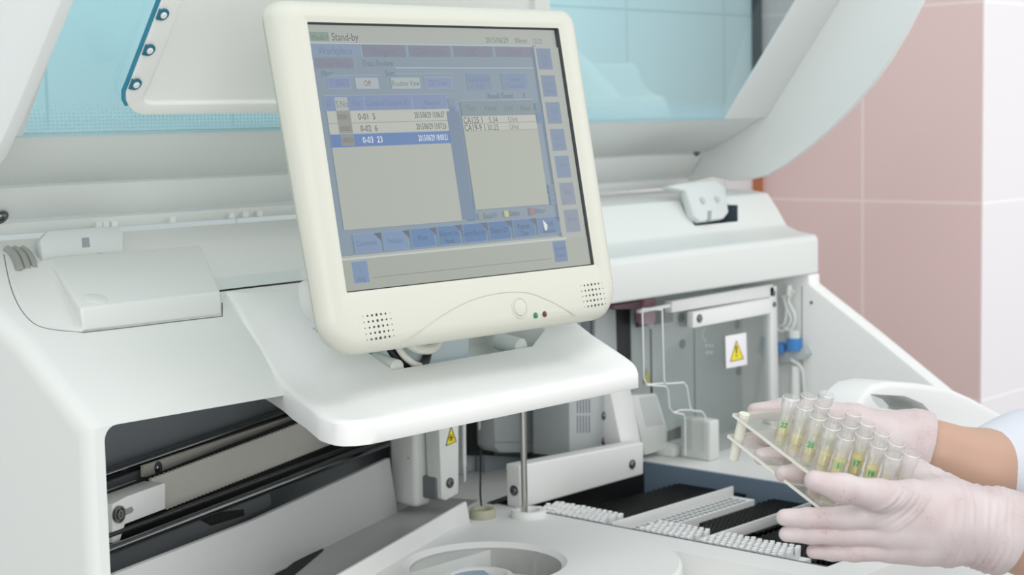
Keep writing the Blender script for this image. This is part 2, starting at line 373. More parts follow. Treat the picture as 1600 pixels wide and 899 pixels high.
# low sloped wall on the deck and grey floor strip behind it
wa, wb_ = oZ(560, 921, .91), oZ(735, 817, .91); e2 = (wb_-wa).normalized(); n2 = V((-e2.y, e2.x, 0))
finish(slab([(500, 916), (533, 897), (729, 784), (735, 817), (600, 899), (500, 955)], (wb_, n2), .004), 'low_deck_wall', WHITE, AN, bevel=.001)
finish(prism(bmesh.new(), [WA-E1*.2, WB+E1*.10, WB+E1*.10-N1*.062, WA-E1*.2-N1*.066], (0, 0, .0015)), 'grey_floor_strip', mat('mid_grey_floor_strip', '#a3a4a3', .4), AN)
finish(slab([(430, 898), (448, 889), (470, 871), (492, 864), (505, 858), (505, 861), (492, 872), (478, 884), (455, 903), (430, 905)], ((0, 0, .9118), (0, 0, 1)), .0006), 'floor_gap', DARK, AN)
# ---- dispensing columns
def corner_box(px, py, xl, yl, ztop, name, m, parent=AN, bev=.004, z0=.91):
    q = oZ(px, py, z0); return finish(box(bmesh.new(), (q.x, q.y, z0), (q.x+xl, q.y+yl, ztop)), name, m, parent, bevel=bev, seg=3)
zc = .918
c1 = corner_box(650, 795, .026, .042, 1.09, 'dispenser_column', HOUSE, z0=zc, bev=.006)
q = oZ(650, 795, zc)
finish(lathe(bmesh.new(), oX(638, 716, q.x), (-1, 0, 0), [(.0012, -.0005), (.0012, .0005), (0, .0005)], 12), 'column_rivet', MGREY, c1)
finish(box(bmesh.new(), (q.x+.03, q.y+.012, .95), (q.x+.075, q.y+.05, 1.09)), 'dispenser_core', BLACK, AN, bevel=.002)
q2 = oZ(690, 786, .925)
finish(box(bmesh.new(), (q2.x-.005, q2.y+.004, .928), (q2.x+.012, q2.y+.03, .953)), 'dispenser_clamp', mat('dark_grey_clamp', '#6a6d6e', .5), AN, bevel=.002)
c2 = finish(slab([(686, 672), (717, 662), (717, 771), (697, 783), (690, 780)], Yp(q2.y-.002), .022), 'dispenser_column', HOUSE, AN, bevel=.0015)
yy = q2.y-.0023
tri = finish(slab([(705, 667), (713, 690), (697, 697)], Yp(yy), .0003), 'biohazard_label', [YEL, INK], c2)
bm = bmesh.new()
T = [oY(705, 667, yy-.0002), oY(713, 690, yy-.0002), oY(697, 697, yy-.0002)]
for i in range(3): tube(bm, [T[i], T[(i+1) % 3]], .0004, 6)
cc = (T[0]+T[1]+T[2])/3; lathe(bm, cc, (0, -1, 0), [(.0011, 0), (.0011, .0003), (0, .0003)], 8)
for k in range(3):
    an = math.pi/2+k*2*math.pi/3; c3 = cc+V((math.cos(an), 0, math.sin(an)))*.0024
    tube(bm, [c3+V((math.cos(an+t), 0, math.sin(an+t)))*.0018 for t in np.linspace(.6, 2*math.pi-.6, 10)], .0004, 5)
finish(bm, 'biohazard_mark', INK, tri)
screw(oY(703, 755, yy), (0, -1, 0), .0042, c2)
bm = bmesh.new(); y = q2.y+.02
tube(bm, [oY(724, 640, y), oY(725, 728, y)], .0028, 12); tube(bm, [oY(725, 726, y), oY(726, 744, y), oY(726, 753, y)], [.0019, .0019, .0012], 10)
finish(bm, 'sampling_probe', TUBE, AN)
bm = bmesh.new(); y = 1.40
tube(bm, [oY(748, 640, y), oY(749, 664, y), oY(749, 672, y)], [.0012, .0016, .001], 10); finish(bm, 'short_probe', TUBE, AN)
bm = bmesh.new(); tube(bm, smoothpath([oZ(753, 797, .912), oZ(753, 797, .912)+V((-.001, .001, .018)), oY(751, 740, 1.30), oY(751, 700, 1.30)], 5), .0011, 8); finish(bm, 'thin_black_wire', BLACK, AN)
# wall behind the columns, grey module boxes
finish(box(bmesh.new(), (1.36, 1.445, .91), (1.60, 1.46, .985)), 'rear_ledge', GREY, AN, bevel=.002)
finish(slab([(754, 741), (784, 743), (769, 750)], Yp(1.4447), .0004), 'yellow_triangle_mark', mat('faded_yellow_mark', '#b5ad4e', .6), AN)
finish(slab([(740, 640), (772, 640), (772, 712), (735, 712)], Yp(1.43), .01), 'dark_recess', BLACK, AN)
g = finish(slab([(770, 600), (902, 590), (902, 676), (872, 680), (853, 685), (850, 706), (832, 708), (782, 708), (774, 700)], Yp(1.40), .04), 'grey_module_box', GREY, AN, bevel=.002)
screw(oY(846, 656, 1.3997), (0, -1, 0), .0045, g)
finish(slab([(772, 691), (832, 691), (832, 692.2), (772, 692.2)], Yp(1.3996), .0008), 'module_seam', MGREY, g)
finish(slab([(848, 680), (902, 668), (902, 692), (850, 704)], Yp(1.418), .004), 'dark_slot', BLACK, AN)
finish(slab([(758, 712), (830, 716), (902, 695), (902, 740), (758, 760)], Yp(1.425), .015), 'module_base', mat('blue_grey_base', '#8b9499', .5), AN)
vb = finish(slab([(889, 590), (962, 590), (965, 692), (930, 712), (890, 718)], Yp(1.315), .06), 'vented_block', GREY, AN, bevel=.002)
bm = bmesh.new()
for k in range(5):
    x = 901.5+k*4.6
    for y0, y1 in ((624, 646), (650, 677)):
        slab([(x, y0), (x+1.9, y0-.4), (x+2.1, y1-.4), (x+.2, y1)], Yp(1.3147), .0008, bm)
finish(bm, 'vent_slots', DGREY, vb)
for qy in (650, 690): screw(oY(945, qy, 1.3147), (0, -1, 0), .0042, vb)
wd = bmesh.new()
w0 = [oY(950, 596, 1.31), oY(983, 592, 1.31), oY(1002, 692, 1.285), oY(972, 700, 1.285), ]
prism(wd, w0, (0, .035, .0)); finish(wd, 'slanted_cover', WHITE, AN, bevel=.002)
rb = finish(slab([(986, 618), (1026, 615), (1043, 668), (1043, 702), (1008, 712)], Yp(1.315), .035), 'ribbed_cover', WHITE, AN, bevel=.002)
bm = bmesh.new()
for k in range(8):
    x = 999+k*3.4
    slab([(x, 621-k*.3), (x+1.2, 621-k*.3), (x+13, 668-k*.6), (x+11.8, 668-k*.6)], Yp(1.3147), .0006, bm)
finish(bm, 'rib_lines', GREY, rb)
# gantry bar in front of the tray
gb = finish(slab([(812, 728), (1006, 691), (1006, 742), (814, 796)], Yp(1.262), .022), 'gantry_bar', WHITE, AN, bevel=.0025, seg=3)
screw(oY(988, 726, 1.2617), (0, -1, 0), .0042, gb)
screw(oX(803, 767, oY(812, 728, 1.262).x-.0002), (-1, 0, 0), .0042, gb)
finish(slab([(768, 790), (806, 776), (810, 788), (800, 797)], Yp(1.30), .012), 'gantry_foot', BLACK, AN)
# rod and deck rings
rq = oZ(820, 804, .91)
finish(tube(bmesh.new(), [rq, rq+V((0, 0, .17))], .0034, 16), 'vertical_rod', STEEL, AN)
def ring(px, py, ro, ri, h, m, name='deck_ring'):
    q = oZ(px, py, .91); return finish(lathe(bmesh.new(), q, (0, 0, 1), [(ro, 0), (ro, h*.8), (ro-.001, h), (ri+.001, h), (ri, h*.8), (ri, .001), (0, .001)], 36), name, m, AN)
ring(754, 809, .0145, .0088, .010, OLIVE)
r2 = ring(826, 807, .0195, .012, .0075, WHITE)
ring(809, 825, .0085, .005, .0025, WHITE)
# ---- compartment at the right: sliding shield, label, guards
DY = 1.268
fr = bmesh.new()
slab([(1050, 471), (1208, 444), (1212, 463), (1050, 489)], Yp(DY), .012, fr)
slab([(1203, 449), (1214, 446), (1219, 712), (1208, 715)], Yp(DY), .012, fr)
slab([(1000, 484.5), (1052, 474), (1052, 480), (1000, 490)], Yp(DY+.002), .006, fr)
sf = finish(fr, 'shield_frame', WHITE, AN, bevel=.001)
cb = finish(slab([(1083, 488), (1204, 466), (1204, 490), (1083, 513)], Yp(DY-.008), .010), 'clamp_bar', WHITE, sf, bevel=.0012)
screw(oY(1093, 498, DY-.0083), (0, -1, 0), .0040, cb)
for q in ((1209, 459), (1210, 476)): screw(oY(*q, DY-.0003), (0, -1, 0), .0026, sf)
shp = finish(slab([(1037, 487), (1204, 470), (1208, 714), (1042, 700)], Yp(DY+.004), .002), 'shield_pane', PANE, sf)
wl = finish(slab([(1133.5, 525.5), (1166, 520), (1167.5, 570), (1135, 576)], Yp(DY+.0032), .0006), 'warning_label', LABEL, sf)
yy = DY+.003
tri = finish(slab([(1150.5, 534), (1161.5, 560), (1141.5, 565)], Yp(yy), .0002), 'warning_triangle', YEL, wl)
bm = bmesh.new(); T = [oY(1150.5, 533, yy), oY(1161.8, 560.5, yy), oY(1141, 565.5, yy)]
for i in range(3): tube(bm, [T[i], T[(i+1) % 3]], .0005, 6)
slab([(1149.4, 541), (1152, 540.5), (1151.6, 553), (1150.2, 553.2)], Yp(yy-.0002), .0003, bm)
slab([(1150, 555.5), (1151.8, 555.2), (1151.9, 557.6), (1150.1, 557.9)], Yp(yy-.0002), .0003, bm)
finish(bm, 'exclamation_mark', INK, wl)
# white letters printed on the wall behind the shield
bm = bmesh.new(); PW = 1.3445
tube(bm, smoothpath([oY(1102, 513, PW), oY(1098, 519, PW), oY(1098, 527, PW), oY(1103, 534, PW)], 4), .0012, 6)
for x0 in (1102, 1107, 1112): slab([(x0, 538), (x0+3.4, 537.4), (x0+3.4, 542.4), (x0, 543)], Yp(PW), .0004, bm)
for x0 in (1103, 1109): slab([(x0, 549), (x0+5, 548.2), (x0+5, 551.5), (x0+2, 554), (x0, 554)], Yp(PW), .0004, bm)
finish(bm, 'wall_lettering', mat('pale_print', '#e9eded', .6), AN)
for q in ((1152, 507), (1154, 580), (1064, 497), (1066, 538)): screw(oY(*q, 1.3447), (0, -1, 0), .0046, AN, 'panel_screw', mat('grey_screw', '#6b7273', .5, .5))
finish(slab([(1083.5, 495), (1085.5, 495), (1087.5, 690), (1085.5, 690)], Yp(1.3446), .0006), 'panel_seam', mat('seam_dark', '#5f686a', .6), AN)
finish(slab([(1030, 680), (1090, 655), (1090, 676), (1034, 694)], Yp(1.3445), .0006), 'dark_notch', BLACK, AN)
# left part of the compartment
finish(slab([(962, 476), (985, 474), (986, 600), (966, 600)], Yp(1.340), .004), 'dark_inner_panel', BLACK, AN)
finish(slab([(930, 480), (962, 474), (966, 600), (930, 600)], Yp(1.335), .006), 'inner_post', GREY, AN, bevel=.001)
finish(slab([(985, 478), (1003, 476), (1005, 620), (988, 620)], Yp(1.343), .004), 'inner_post', GREY, AN, bevel=.001)
finish(slab([(996, 491), (1052, 484), (1052, 503), (997, 512)], Yp(1.338), .003), 'dark_connector', mat('blue_black_connector', '#2c3944', .4), AN)
pp = finish(slab([(1008, 468), (1025, 465), (1025, 503), (1020, 507), (1013, 508), (1008, 505)], Yp(1.315), .016), 'probe_holder', PINKP, AN, bevel=.0015)
finish(slab([(958, 478), (1006, 470), (1008, 483), (962, 484)], Yp(1.32), .02), 'probe_arm', mat('dark_pink_plastic', '#80606a', .5), AN, bevel=.001)
finish(tube(bmesh.new(), [oY(1016.5, 506, 1.322), oY(1018.5, 640, 1.322)], .0014, 10), 'needle', mat('dark_needle', '#3a4244', .4, .6), pp)
finish(lathe(bmesh.new(), oY(1016.5, 509, 1.322), (0, 0, -1), [(.004, -.003), (.004, 0), (.0015, .004), (0, .004)], 12), 'needle_collar', GREY, pp)
finish(slab([(1011, 575), (1006, 600), (1020, 598)], Yp(1.342), .0005), 'small_warning_triangle', mat('faded_yellow_mark', '#b5ad4e'), AN)
# stepped clear guard with white frosted edges
GY = 1.252
def L(q): return [oY(x, y, GY) for x, y in q]
Lp = [(1003.5, 483), (1006, 592), (1011, 602), (1040, 604), (1044, 610), (1046, 638), (1052, 645), (1068, 648), (1070, 654), (1070.5, 712)]
Rp = [(1034.5, 484), (1037.5, 592), (1040, 600), (1068, 598), (1073, 604), (1078, 636), (1082, 642), (1096, 643), (1102, 650), (1103, 706)]
bm = bmesh.new(); tube(bm, L(Lp), .0011, 8); tube(bm, L(Rp), .0011, 8); tube(bm, L([Lp[0], Rp[0]]), .0011, 8); tube(bm, L([(1010, 601), (1037, 599)]), .0009, 8); tube(bm, L([(1052, 645), (1064, 641), (1080, 641)]), .0009, 8)
ge = finish(bm, 'stepped_guard', WIRE, AN)
bm = bmesh.new(); a = [bm.verts.new(p) for p in L(Lp)]; b = [bm.verts.new(p) for p in L(Rp)]
for i in range(len(a)-1): bm.faces.new((a[i], a[i+1], b[i+1], b[i]))
bmesh.ops.solidify(bm, geom=bm.faces[:], thickness=.0008); finish(bm, 'guard_pane', PANE, ge)
# white block, small fittings
corner_box(1109, 722, .022, .046, .962, 'white_block', HOUSE, bev=.003)
corner_box(1052, 716, .02, .03, .925, 'small_fitting', WHITE, bev=.003)
# tubing and connectors beside the shield
bm = bmesh.new(); TY = 1.285
for pts in ([(1236, 445), (1226, 470), (1236, 500), (1222, 518), (1214, 512)], [(1240, 455), (1232, 470), (1242, 495), (1236, 515), (1225, 513)], [(1222, 462), (1229, 480), (1226, 505), (1216, 510)], [(1236, 562), (1252, 575), (1256, 600), (1258, 640)]):
    tube(bm, smoothpath([oX(x, y, 1.915) for x, y in pts], 6), .0024, 8)
finish(bm, 'clear_tubing', TUBE, AN)
a = oX(1218, 552, 1.905); 
finish(slab([(1214, 553), (1256, 543), (1262, 553), (1256, 562), (1216, 570)], ((1.918, 0, 0), (1, 0, 0)), .012), 'grey_bracket', GREY, AN, bevel=.001)
bl = finish(lathe(bmesh.new(), oX(1241, 546, 1.918)+V((0, 0, -.001)), (0, 0, 1), [(0, 0), (.0105, 0), (.0105, .014), (.008, .0165), (.0075, .0165), (.0075, .026), (0, .026)], 20), 'blue_connector', [BLUEP], AN)
finish(lathe(bmesh.new(), oX(1220, 551, 1.918), (0, 0, 1), [(0, 0), (.007, 0), (.007, .012), (.004, .014), (0, .014)], 16), 'blue_connector', BLUEP, AN)
q = oX(1241, 546, 1.918); finish(lathe(bmesh.new(), q+V((0, 0, .0145)), (0, 0, 1), [(.0078, 0), (.0078, .012), (0, .012)], 16), 'connector_cap', TUBE, bl)
finish(tube(bmesh.new(), [oX(1243, 572, 1.918), oX(1243, 660, 1.918)], .006, 14), 'filter_cartridge', WHITE, AN)
finish(tube(bmesh.new(), [oX(1233, 445, 1.915), oX(1233, 462, 1.915)], .004, 12), 'tubing_port', WHITE, AN)
finish(lathe(bmesh.new(), oX(1268, 473, 1.9295), (-1, 0, 0), [(.0022, 0), (.0022, .001), (0, .001)], 10), 'cheek_screw', SCREW, AN)
# ---- tip tray
TR = bmesh.new()
box(TR, (TX0+.001, TY0+.001, TZ-.0), (TX1-.001, TY1-.001, TZ+.002))
tray = finish(TR, 'tray_floor', BLACK, AN)
finish(box(bmesh.new(), (TX0+.0045, TY1-.003, TZ+.002), (TX1-.004, TY1-.0002, .9096)), 'tray_end_wall', BLACK, AN)
finish(box(bmesh.new(), (TX1-.004, TY0+.0005, TZ+.002), (TX1-.0002, TY1-.0005, .9095)), 'tray_back_wall', SLATE, AN)
finish(box(bmesh.new(), (TX0+.0002, TY0+.0005, TZ+.002), (TX0+.0045, TY1-.0005, .9098)), 'tray_front_rim', mat('dark_grey_rim', '#50565a', .45), AN)
finish(lathe(bmesh.new(), (TX0+.02, TY0+.018, TZ+.002), (0, 0, 1), [(.010, 0), (.010, .004), (.006, .004), (.006, .002), (0, .002)], 20), 'tray_foot', BLACK, AN)
# ---- lid
A0 = V((1.85, 1.318, 1.345)); S = V((0, -.603, .798)); NW = V((0, -.798, -.603))
def wpl(k=0): return (A0+NW*k, NW)
LB = finish(yz([(1.318, 1.345), (1.372, 1.316), (1.421, 1.2955), (1.432, 1.308), (1.326, 1.3475)], .757, 1.95), 'lid', LIDM, AN, bevel=.002)
lid = LB
bm = bmesh.new()
xr = 1.9485
yz([(1.424, 1.2925), (1.447, 1.2615), (1.458, 1.27), (1.436, 1.300)], .80, xr, bm); finish(bm, 'lid_hinge_strip', LIDM, lid, bevel=.001)
yz_ = yz([(1.449, 1.258), (1.452, 1.2465), (1.462, 1.25), (1.460, 1.262)], .82, xr+.01)
hs = finish(yz_, 'hinge_rail', LIDM, lid, bevel=.001)
for x in (155, 166, 179, 270, 362, 384, 406): 
    y = 352-(x-155)*.073
    q = oY(x, y, 1.448); finish(box(bmesh.new(), (q.x-.004, 1.447, q.z-.003), (q.x+.003, 1.452, q.z+.003)), 'rail_clip', WHITE, hs)
screw(oY(0, 338, 1.442)+V((0, -.001, -.001)), NW, .0055, lid, m=SCREW)
for q in ((1089.5, 240), (1097.5, 264)): finish(lathe(bmesh.new(), pl(*q, (0, 1.421, 1.2955), NW)-NW*.004, NW, [(.0042, 0), (.0042, .0055), (.002, .006), (0, .006)], 12), 'lid_bolt', SCREW, lid)
# right arm of the frame, side cheeks of the lid
def wpt(x, s, k=0): return V((x, A0.y, A0.z))+S*s+NW*k
bm = prism(bmesh.new(), [wpt(1.852, -.002), wpt(1.95, -.002), wpt(1.95, .52), wpt(1.852, .52)], NW*.003); finish(bm, 'lid_frame_arm', LIDM, lid, bevel=.003)
bm = prism(bmesh.new(), [wpt(.757, -.002), wpt(.80, -.002), wpt(.80, .52), wpt(.757, .52)], NW*.003); finish(bm, 'lid_frame_arm', LIDM, lid, bevel=.003)
fp = [oX(x, y, 1.95) for x, y in ((1110, 276), (1140, 283), (1170, 281), (1196, 275), (1228, 256), (1262, 231), (1297, 201), (1330, 168), (1362, 131), (1390, 92), (1416, 48), (1440, 0), (1462, -60), (1474, -130))]
prof = [(p.y, p.z) for p in fp]
back = [wpt(1.95, .50, -.012), wpt(1.95, .2, -.012), wpt(1.95, .0, -.012)]
prof2 = prof+[(p.y, p.z) for p in back]+[(1.436, 1.305), (1.463, 1.263), (1.45, 1.253)]
finish(yz(prof2, 1.9502, 1.962), 'lid_cheek', LIDM, lid, bevel=.0025, seg=2)
fl = [oX(x, y, .75) for x, y in ((-30, 283), (0, 247), (22, 201), (45, 148), (72, 83), (106, 0), (122, -45), (138, -110))]
prof3 = [(1.40, 1.262), (1.33, 1.266)]+[(p.y, p.z) for p in fl]+[(p.y, p.z) for p in back]+[(1.432, 1.308)]
finish(yz(prof3, .744, .7565), 'lid_cheek', LIDM, lid, bevel=.0025, seg=2)
# tinted window with a band of printed dots along its lower edge
m = bpy.data.materials.new('aqua_tinted_acrylic'); m.use_nodes = True; t = m.node_tree; t.nodes.clear()
o_ = t.nodes.new('ShaderNodeOutputMaterial'); tr_ = t.nodes.new('ShaderNodeBsdfTransparent'); tr_.inputs['Color'].default_value = (.75, .895, .922, 1)
gl_ = t.nodes.new('ShaderNodeBsdfGlossy'); gl_.inputs['Roughness'].default_value = .02
lw_ = t.nodes.new('ShaderNodeFresnel'); lw_.inputs['IOR'].default_value = 1.5
mx1 = t.nodes.new('ShaderNodeMixShader'); geo_ = t.nodes.new('ShaderNodeNewGeometry'); fm_ = t.nodes.new('ShaderNodeMath'); fm_.operation = 'MULTIPLY_ADD'; t.links.new(geo_.outputs['Backfacing'], fm_.inputs[0]); fm_.inputs[1].default_value = -1; fm_.inputs[2].default_value = 1
fk_ = t.nodes.new('ShaderNodeMath'); fk_.operation = 'MULTIPLY'; t.links.new(lw_.outputs[0], fk_.inputs[0]); t.links.new(fm_.outputs[0], fk_.inputs[1])
t.links.new(fk_.outputs[0], mx1.inputs[0]); t.links.new(tr_.outputs[0], mx1.inputs[1]); t.links.new(gl_.outputs[0], mx1.inputs[2])
uvn = t.nodes.new('ShaderNodeUVMap'); sp = t.nodes.new('ShaderNodeSeparateXYZ'); t.links.new(uvn.outputs[0], sp.inputs[0])
def mth(op, a, b):
    n = t.nodes.new('ShaderNodeMath'); n.operation = op
    for i, v in enumerate((a, b)):
        if hasattr(v, 'links'): t.links.new(v, n.inputs[i])
        else: n.inputs[i].default_value = v
    return n.outputs[0]
row = mth('FLOOR', sp.outputs['Y'], 0)
sh = mth('MULTIPLY', mth('MODULO', row, 2), .5)
fx = mth('SUBTRACT', mth('FRACT', mth('ADD', sp.outputs['X'], sh), 0), .5); fy = mth('SUBTRACT', mth('FRACT', sp.outputs['Y'], 0), .5)
dist = mth('SQRT', mth('ADD', mth('MULTIPLY', fx, fx), mth('MULTIPLY', fy, fy)), 0)
rad = mth('MULTIPLY', mth('SUBTRACT', 8.5, sp.outputs['Y']), .062)
dot = mth('LESS_THAN', dist, rad)
df_ = t.nodes.new('ShaderNodeBsdfDiffuse'); df_.inputs['Color'].default_value = (*lin('#c4e2ea'), 1)
mx2 = t.nodes.new('ShaderNodeMixShader'); t.links.new(mth('MULTIPLY', dot, .55), mx2.inputs[0]); t.links.new(mx1.outputs[0], mx2.inputs[1]); t.links.new(df_.outputs[0], mx2.inputs[2])
t.links.new(mx2.outputs[0], o_.inputs['Surface'])
bm = bmesh.new(); uvl = bm.loops.layers.uv.new('UVMap')
fs = bm.faces.new([bm.verts.new(wpt(x, s)) for x, s in ((.79, -.004), (1.862, -.004), (1.862, .52), (.79, .52))])
for l, (u_, v_) in zip(fs.loops, ((.79, -.004), (1.862, -.004), (1.862, .52), (.79, .52))): l[uvl].uv = (u_*230, v_*230)
me = bpy.data.meshes.new('tinted_window'); bm.to_mesh(me); bm.free(); me.materials.append(m)
wo = bpy.data.objects.new('tinted_window', me); C.objects.link(wo); attach(wo, lid); wo['label'] = 'aqua tinted see-through window'
md = wo.modifiers.new('thickness', 'SOLIDIFY'); md.thickness = .002; md.offset = 0
# white inner panel with raised rim and clipped teal edge
IP = wpl(.012)
def ipt(px, py): return pl(px, py, *IP)
ol = [(255, -60), (250, 0), (236, 36), (197, 140), (196, 152), (200, 165), (208, 175), (220, 181), (860, 178), (860, -160), (290, -160)]
ol = [(312, -160), (283, -80), (254, 0), (233, 55), (203, 133), (198, 146), (198, 158), (203, 169), (211, 177), (224, 181), (860, 172), (860, -160)]
il = [(345, -160), (315, -80), (286, 0), (266, 55), (234, 135), (226, 148), (224, 154), (227, 160), (233, 162), (240, 163), (835, 156), (835, -160)]
bm = bmesh.new(); pa = [ipt(*q) for q in ol]; pb_ = [ipt(*q) for q in il]
v0 = [bm.verts.new(p-NW*.010) for p in pa]; v1 = [bm.verts.new(p) for p in pa]; v2 = [bm.verts.new(p) for p in pb_]; v3 = [bm.verts.new(p-NW*.004+(sum(pb_, V())/len(pb_)-p)*.004) for p in pb_]
k = len(v0)
for i in range(k):
    j = (i+1) % k
    for a, b in ((v0, v1), (v1, v2), (v2, v3)): bm.faces.new((a[i], a[j], b[j], b[i]))
bm.faces.new(v3); bm.faces.new(v0[::-1])
ip = finish(bm, 'inner_panel', mat('clean_white_panel', '#ecedea', .4), lid, bevel=.002, seg=3)
bm = bmesh.new(); tube(bm, [ipt(*q)-NW*.004 for q in [(311, -160), (282, -80), (253, 0), (232, 55), (202, 133), (196.5, 146), (196.5, 158), (201, 167)]], .0022, 8)
finish(bm, 'edge_seal', TEAL, ip)
TEALT = mat('dark_teal_clip', '#2a6f86', .3)
for cx, cy in ((253, 21), (231.5, 76.5), (210.5, 130)):
    c = ipt(cx, cy)+NW*.001
    w_ = ipt(cx-10, cy+4)+NW*.001; 
    bm = bmesh.new(); ex_ = V((1, 0, 0)); R_ = .0047
    arc = [c+(ex_*math.cos(t)+S*math.sin(t))*R_*1.25 for t in np.linspace(-1.9, 2.2, 14)]
    pts = [ipt(cx-11, cy+7)+NW*.001]+arc+[ipt(cx-5, cy-9)+NW*.001]
    prism(bm, pts, NW*.0015)
    cl = finish(bm, 'edge_clip', TEALT, ip)
    finish(lathe(bmesh.new(), c+NW*.0016, NW, [(.0031, 0), (.0031, .0012), (.0022, .002), (0, .002)], 16), 'clip_peg', WHITE, cl)
# ---- console shelf for the monitor
def shelf_z(y): return np.interp(y, [1.0, 1.012, 1.06, 1.1, 1.14, 1.2, 1.25, 1.293], [1.1065, 1.110, 1.1165, 1.126, 1.146, 1.170, 1.182, 1.184])
ys = [.998, 1.0, 1.004, 1.008, 1.012, 1.02, 1.03, 1.045, 1.06, 1.085, 1.1, 1.12, 1.14, 1.17, 1.2, 1.225, 1.25, 1.27, 1.293]
LE = [oY(515, 664, 1.01), oY(476, 640, 1.10), oY(438, 604, 1.18), oY(405, 548, 1.225), oY(372, 490, 1.267), oY(352, 461, 1.293)]
LY = [p.y for p in LE]
def xl_(y): return np.interp(y, LY, [p.x for p in LE])+np.interp(y, [.998, 1.0, 1.004, 1.012, 1.02, 1.03, 1.045], [.040, .033, .0225, .0135, .008, .004, 0])
def zl_(y): return np.interp(y, LY, [p.z for p in LE])
def xr_(y): return np.interp(y, [.998, 1.0, 1.006, 1.02, 1.1, 1.235], [1.258, 1.261, 1.265, 1.266, 1.266, 1.262])
us = [0, .004, .012, .025, .05, .09, .14, .25, .4, .5, .6, .75, .86, .91, .95, .975, .988, .996, 1]
def rim(u, y):
    d = min(u, 1-u)
    right = np.interp(y, [1.0, 1.03, 1.1, 1.2], [0, .010, .032, .012]) if u > .5 else np.interp(y, [1.0, 1.05, 1.1, 1.2], [0, .003, .006, .003])
    w = np.interp(d, [0, .012, .025, .09, .14], [.9, 1, .9, .05, 0]) if u < .5 else np.interp(d, [0, .012, .025, .05, .14], [.95, 1, .95, .75, 0])
    edge = -.003 if d == 0 else (-.001 if d < .005 else 0)
    lip = -.006 if y < .999 else (-.0018 if y < 1.003 else 0)
    return right*w+edge+lip
bm = bmesh.new(); top = []; bot = []
for y in ys:
    x0, x1 = float(xl_(y)), float(xr_(y))
    row = []
    for u in us:
        t = min(1, u/.22); t = t*t*(3-2*t)
        zc_ = float(zl_(y))*(1-t)+float(shelf_z(y))*t
        row.append(bm.verts.new((x0+(x1-x0)*u, y, zc_+rim(u, y))))
    top.append(row)
    zb = min(1.088+max(0, y-1.15)*.1, float(zl_(y))-.012)
    bot.append([bm.verts.new((x0+(x1-x0)*min(max(u, .0), 1), y, zb + (.003 if y < .999 else 0))) for u in us])
n, k = len(ys), len(us)
for i in range(n-1):
    for j in range(k-1):
        bm.faces.new((top[i][j], top[i][j+1], top[i+1][j+1], top[i+1][j])); bm.faces.new((bot[i][j], bot[i+1][j], bot[i+1][j+1], bot[i][j+1]))
    bm.faces.new((top[i][0], top[i+1][0], bot[i+1][0], bot[i][0])); bm.faces.new((top[i][-1], bot[i][-1], bot[i+1][-1], top[i+1][-1]))
for j in range(k-1):
    bm.faces.new((top[0][j], bot[0][j], bot[0][j+1], top[0][j+1])); bm.faces.new((top[-1][j], top[-1][j+1], bot[-1][j+1], bot[-1][j]))
sh_ = finish(bm, 'console_shelf', WHITE, AN, ang=50)
ha, hb = oY(612, 586, 1.1).x, oY(850, 543, 1.1).x
bm = prism(bmesh.new(), [(ha-.012, 1.19, 1.0), (ha, 1.098, 1.0), (hb, 1.098, 1.0), (hb+.012, 1.19, 1.0)], (0, 0, .3)); boolean(sh_, bm)
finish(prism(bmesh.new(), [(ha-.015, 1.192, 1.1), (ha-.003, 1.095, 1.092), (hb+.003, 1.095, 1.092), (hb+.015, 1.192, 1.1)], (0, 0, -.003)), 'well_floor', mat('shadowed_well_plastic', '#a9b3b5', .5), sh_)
finish(box(bmesh.new(), (ha-.012, 1.192, 1.09), (hb+.012, 1.196, 1.158)), 'well_back', mat('pale_blue_white_plastic', '#cfdde2', .4), sh_)
for q in ((620, 577), (814, 543)):
    c = oY(*q, 1.106)
    finish(tube(bmesh.new(), [c+V((0, -.003, 0)), c+V((0, .0, 0)), c+V((0, .03, .004))], [.006, .0088, .0088], 20), 'shelf_roller', mat('pale_roller_plastic', '#d4d8d5', .4), sh_)
# ================================================================== MONITOR
MT0 = CAM+(V((.982, 1.14, 1.435))-CAM)*.96
MU = V((.998, -.069, .004)).normalized(); MVv = V((-.019, .184, .983)); MVv = (MVv-MU*MVv.dot(MU)).normalized(); MN = MU.cross(MVv)
def m3(a, b, w=0): return MT0+MU*a+MVv*b+MN*w
def mab(px, py):
    p = pl(px, py, MT0, MN)-MT0; return p.dot(MU), p.dot(MVv)
MON = thing('touch_monitor', m3(.15, -.28, -.03), 'cream flat touch-screen monitor on the white console shelf, showing a stand-by table', 'monitor')
def rr(a0, a1, b0, b1, r, nc=7, rb=None):
    out = []
    rb = r if rb is None else rb
    for cx, cy, s, r_ in ((a1-r, b1-r, 0, r), (a0+r, b1-r, 1, r), (a0+rb, b0+rb, 2, rb), (a1-rb, b0+rb, 3, rb)):
        for k in range(nc):
            t = math.pi/2*(s+k/(nc-1)); out.append((cx+r_*math.cos(t), cy+r_*math.sin(t)))
    return out
a0, a1, b0, b1 = -.0262, .3255, -.2815, .0225
def loop(ins, r, rb, w):
    k_ = .010*min(1, max(0, (-w-.004)/.012))
    return [m3(a-(k_*(b-b0)/(b1-b0) if a < .1 else 0), b, w) for a, b in rr(a0+ins, a1-ins, b0+ins, b1-ins, r, rb=rb)]
SW, SHh = .2965*1.0, .2267
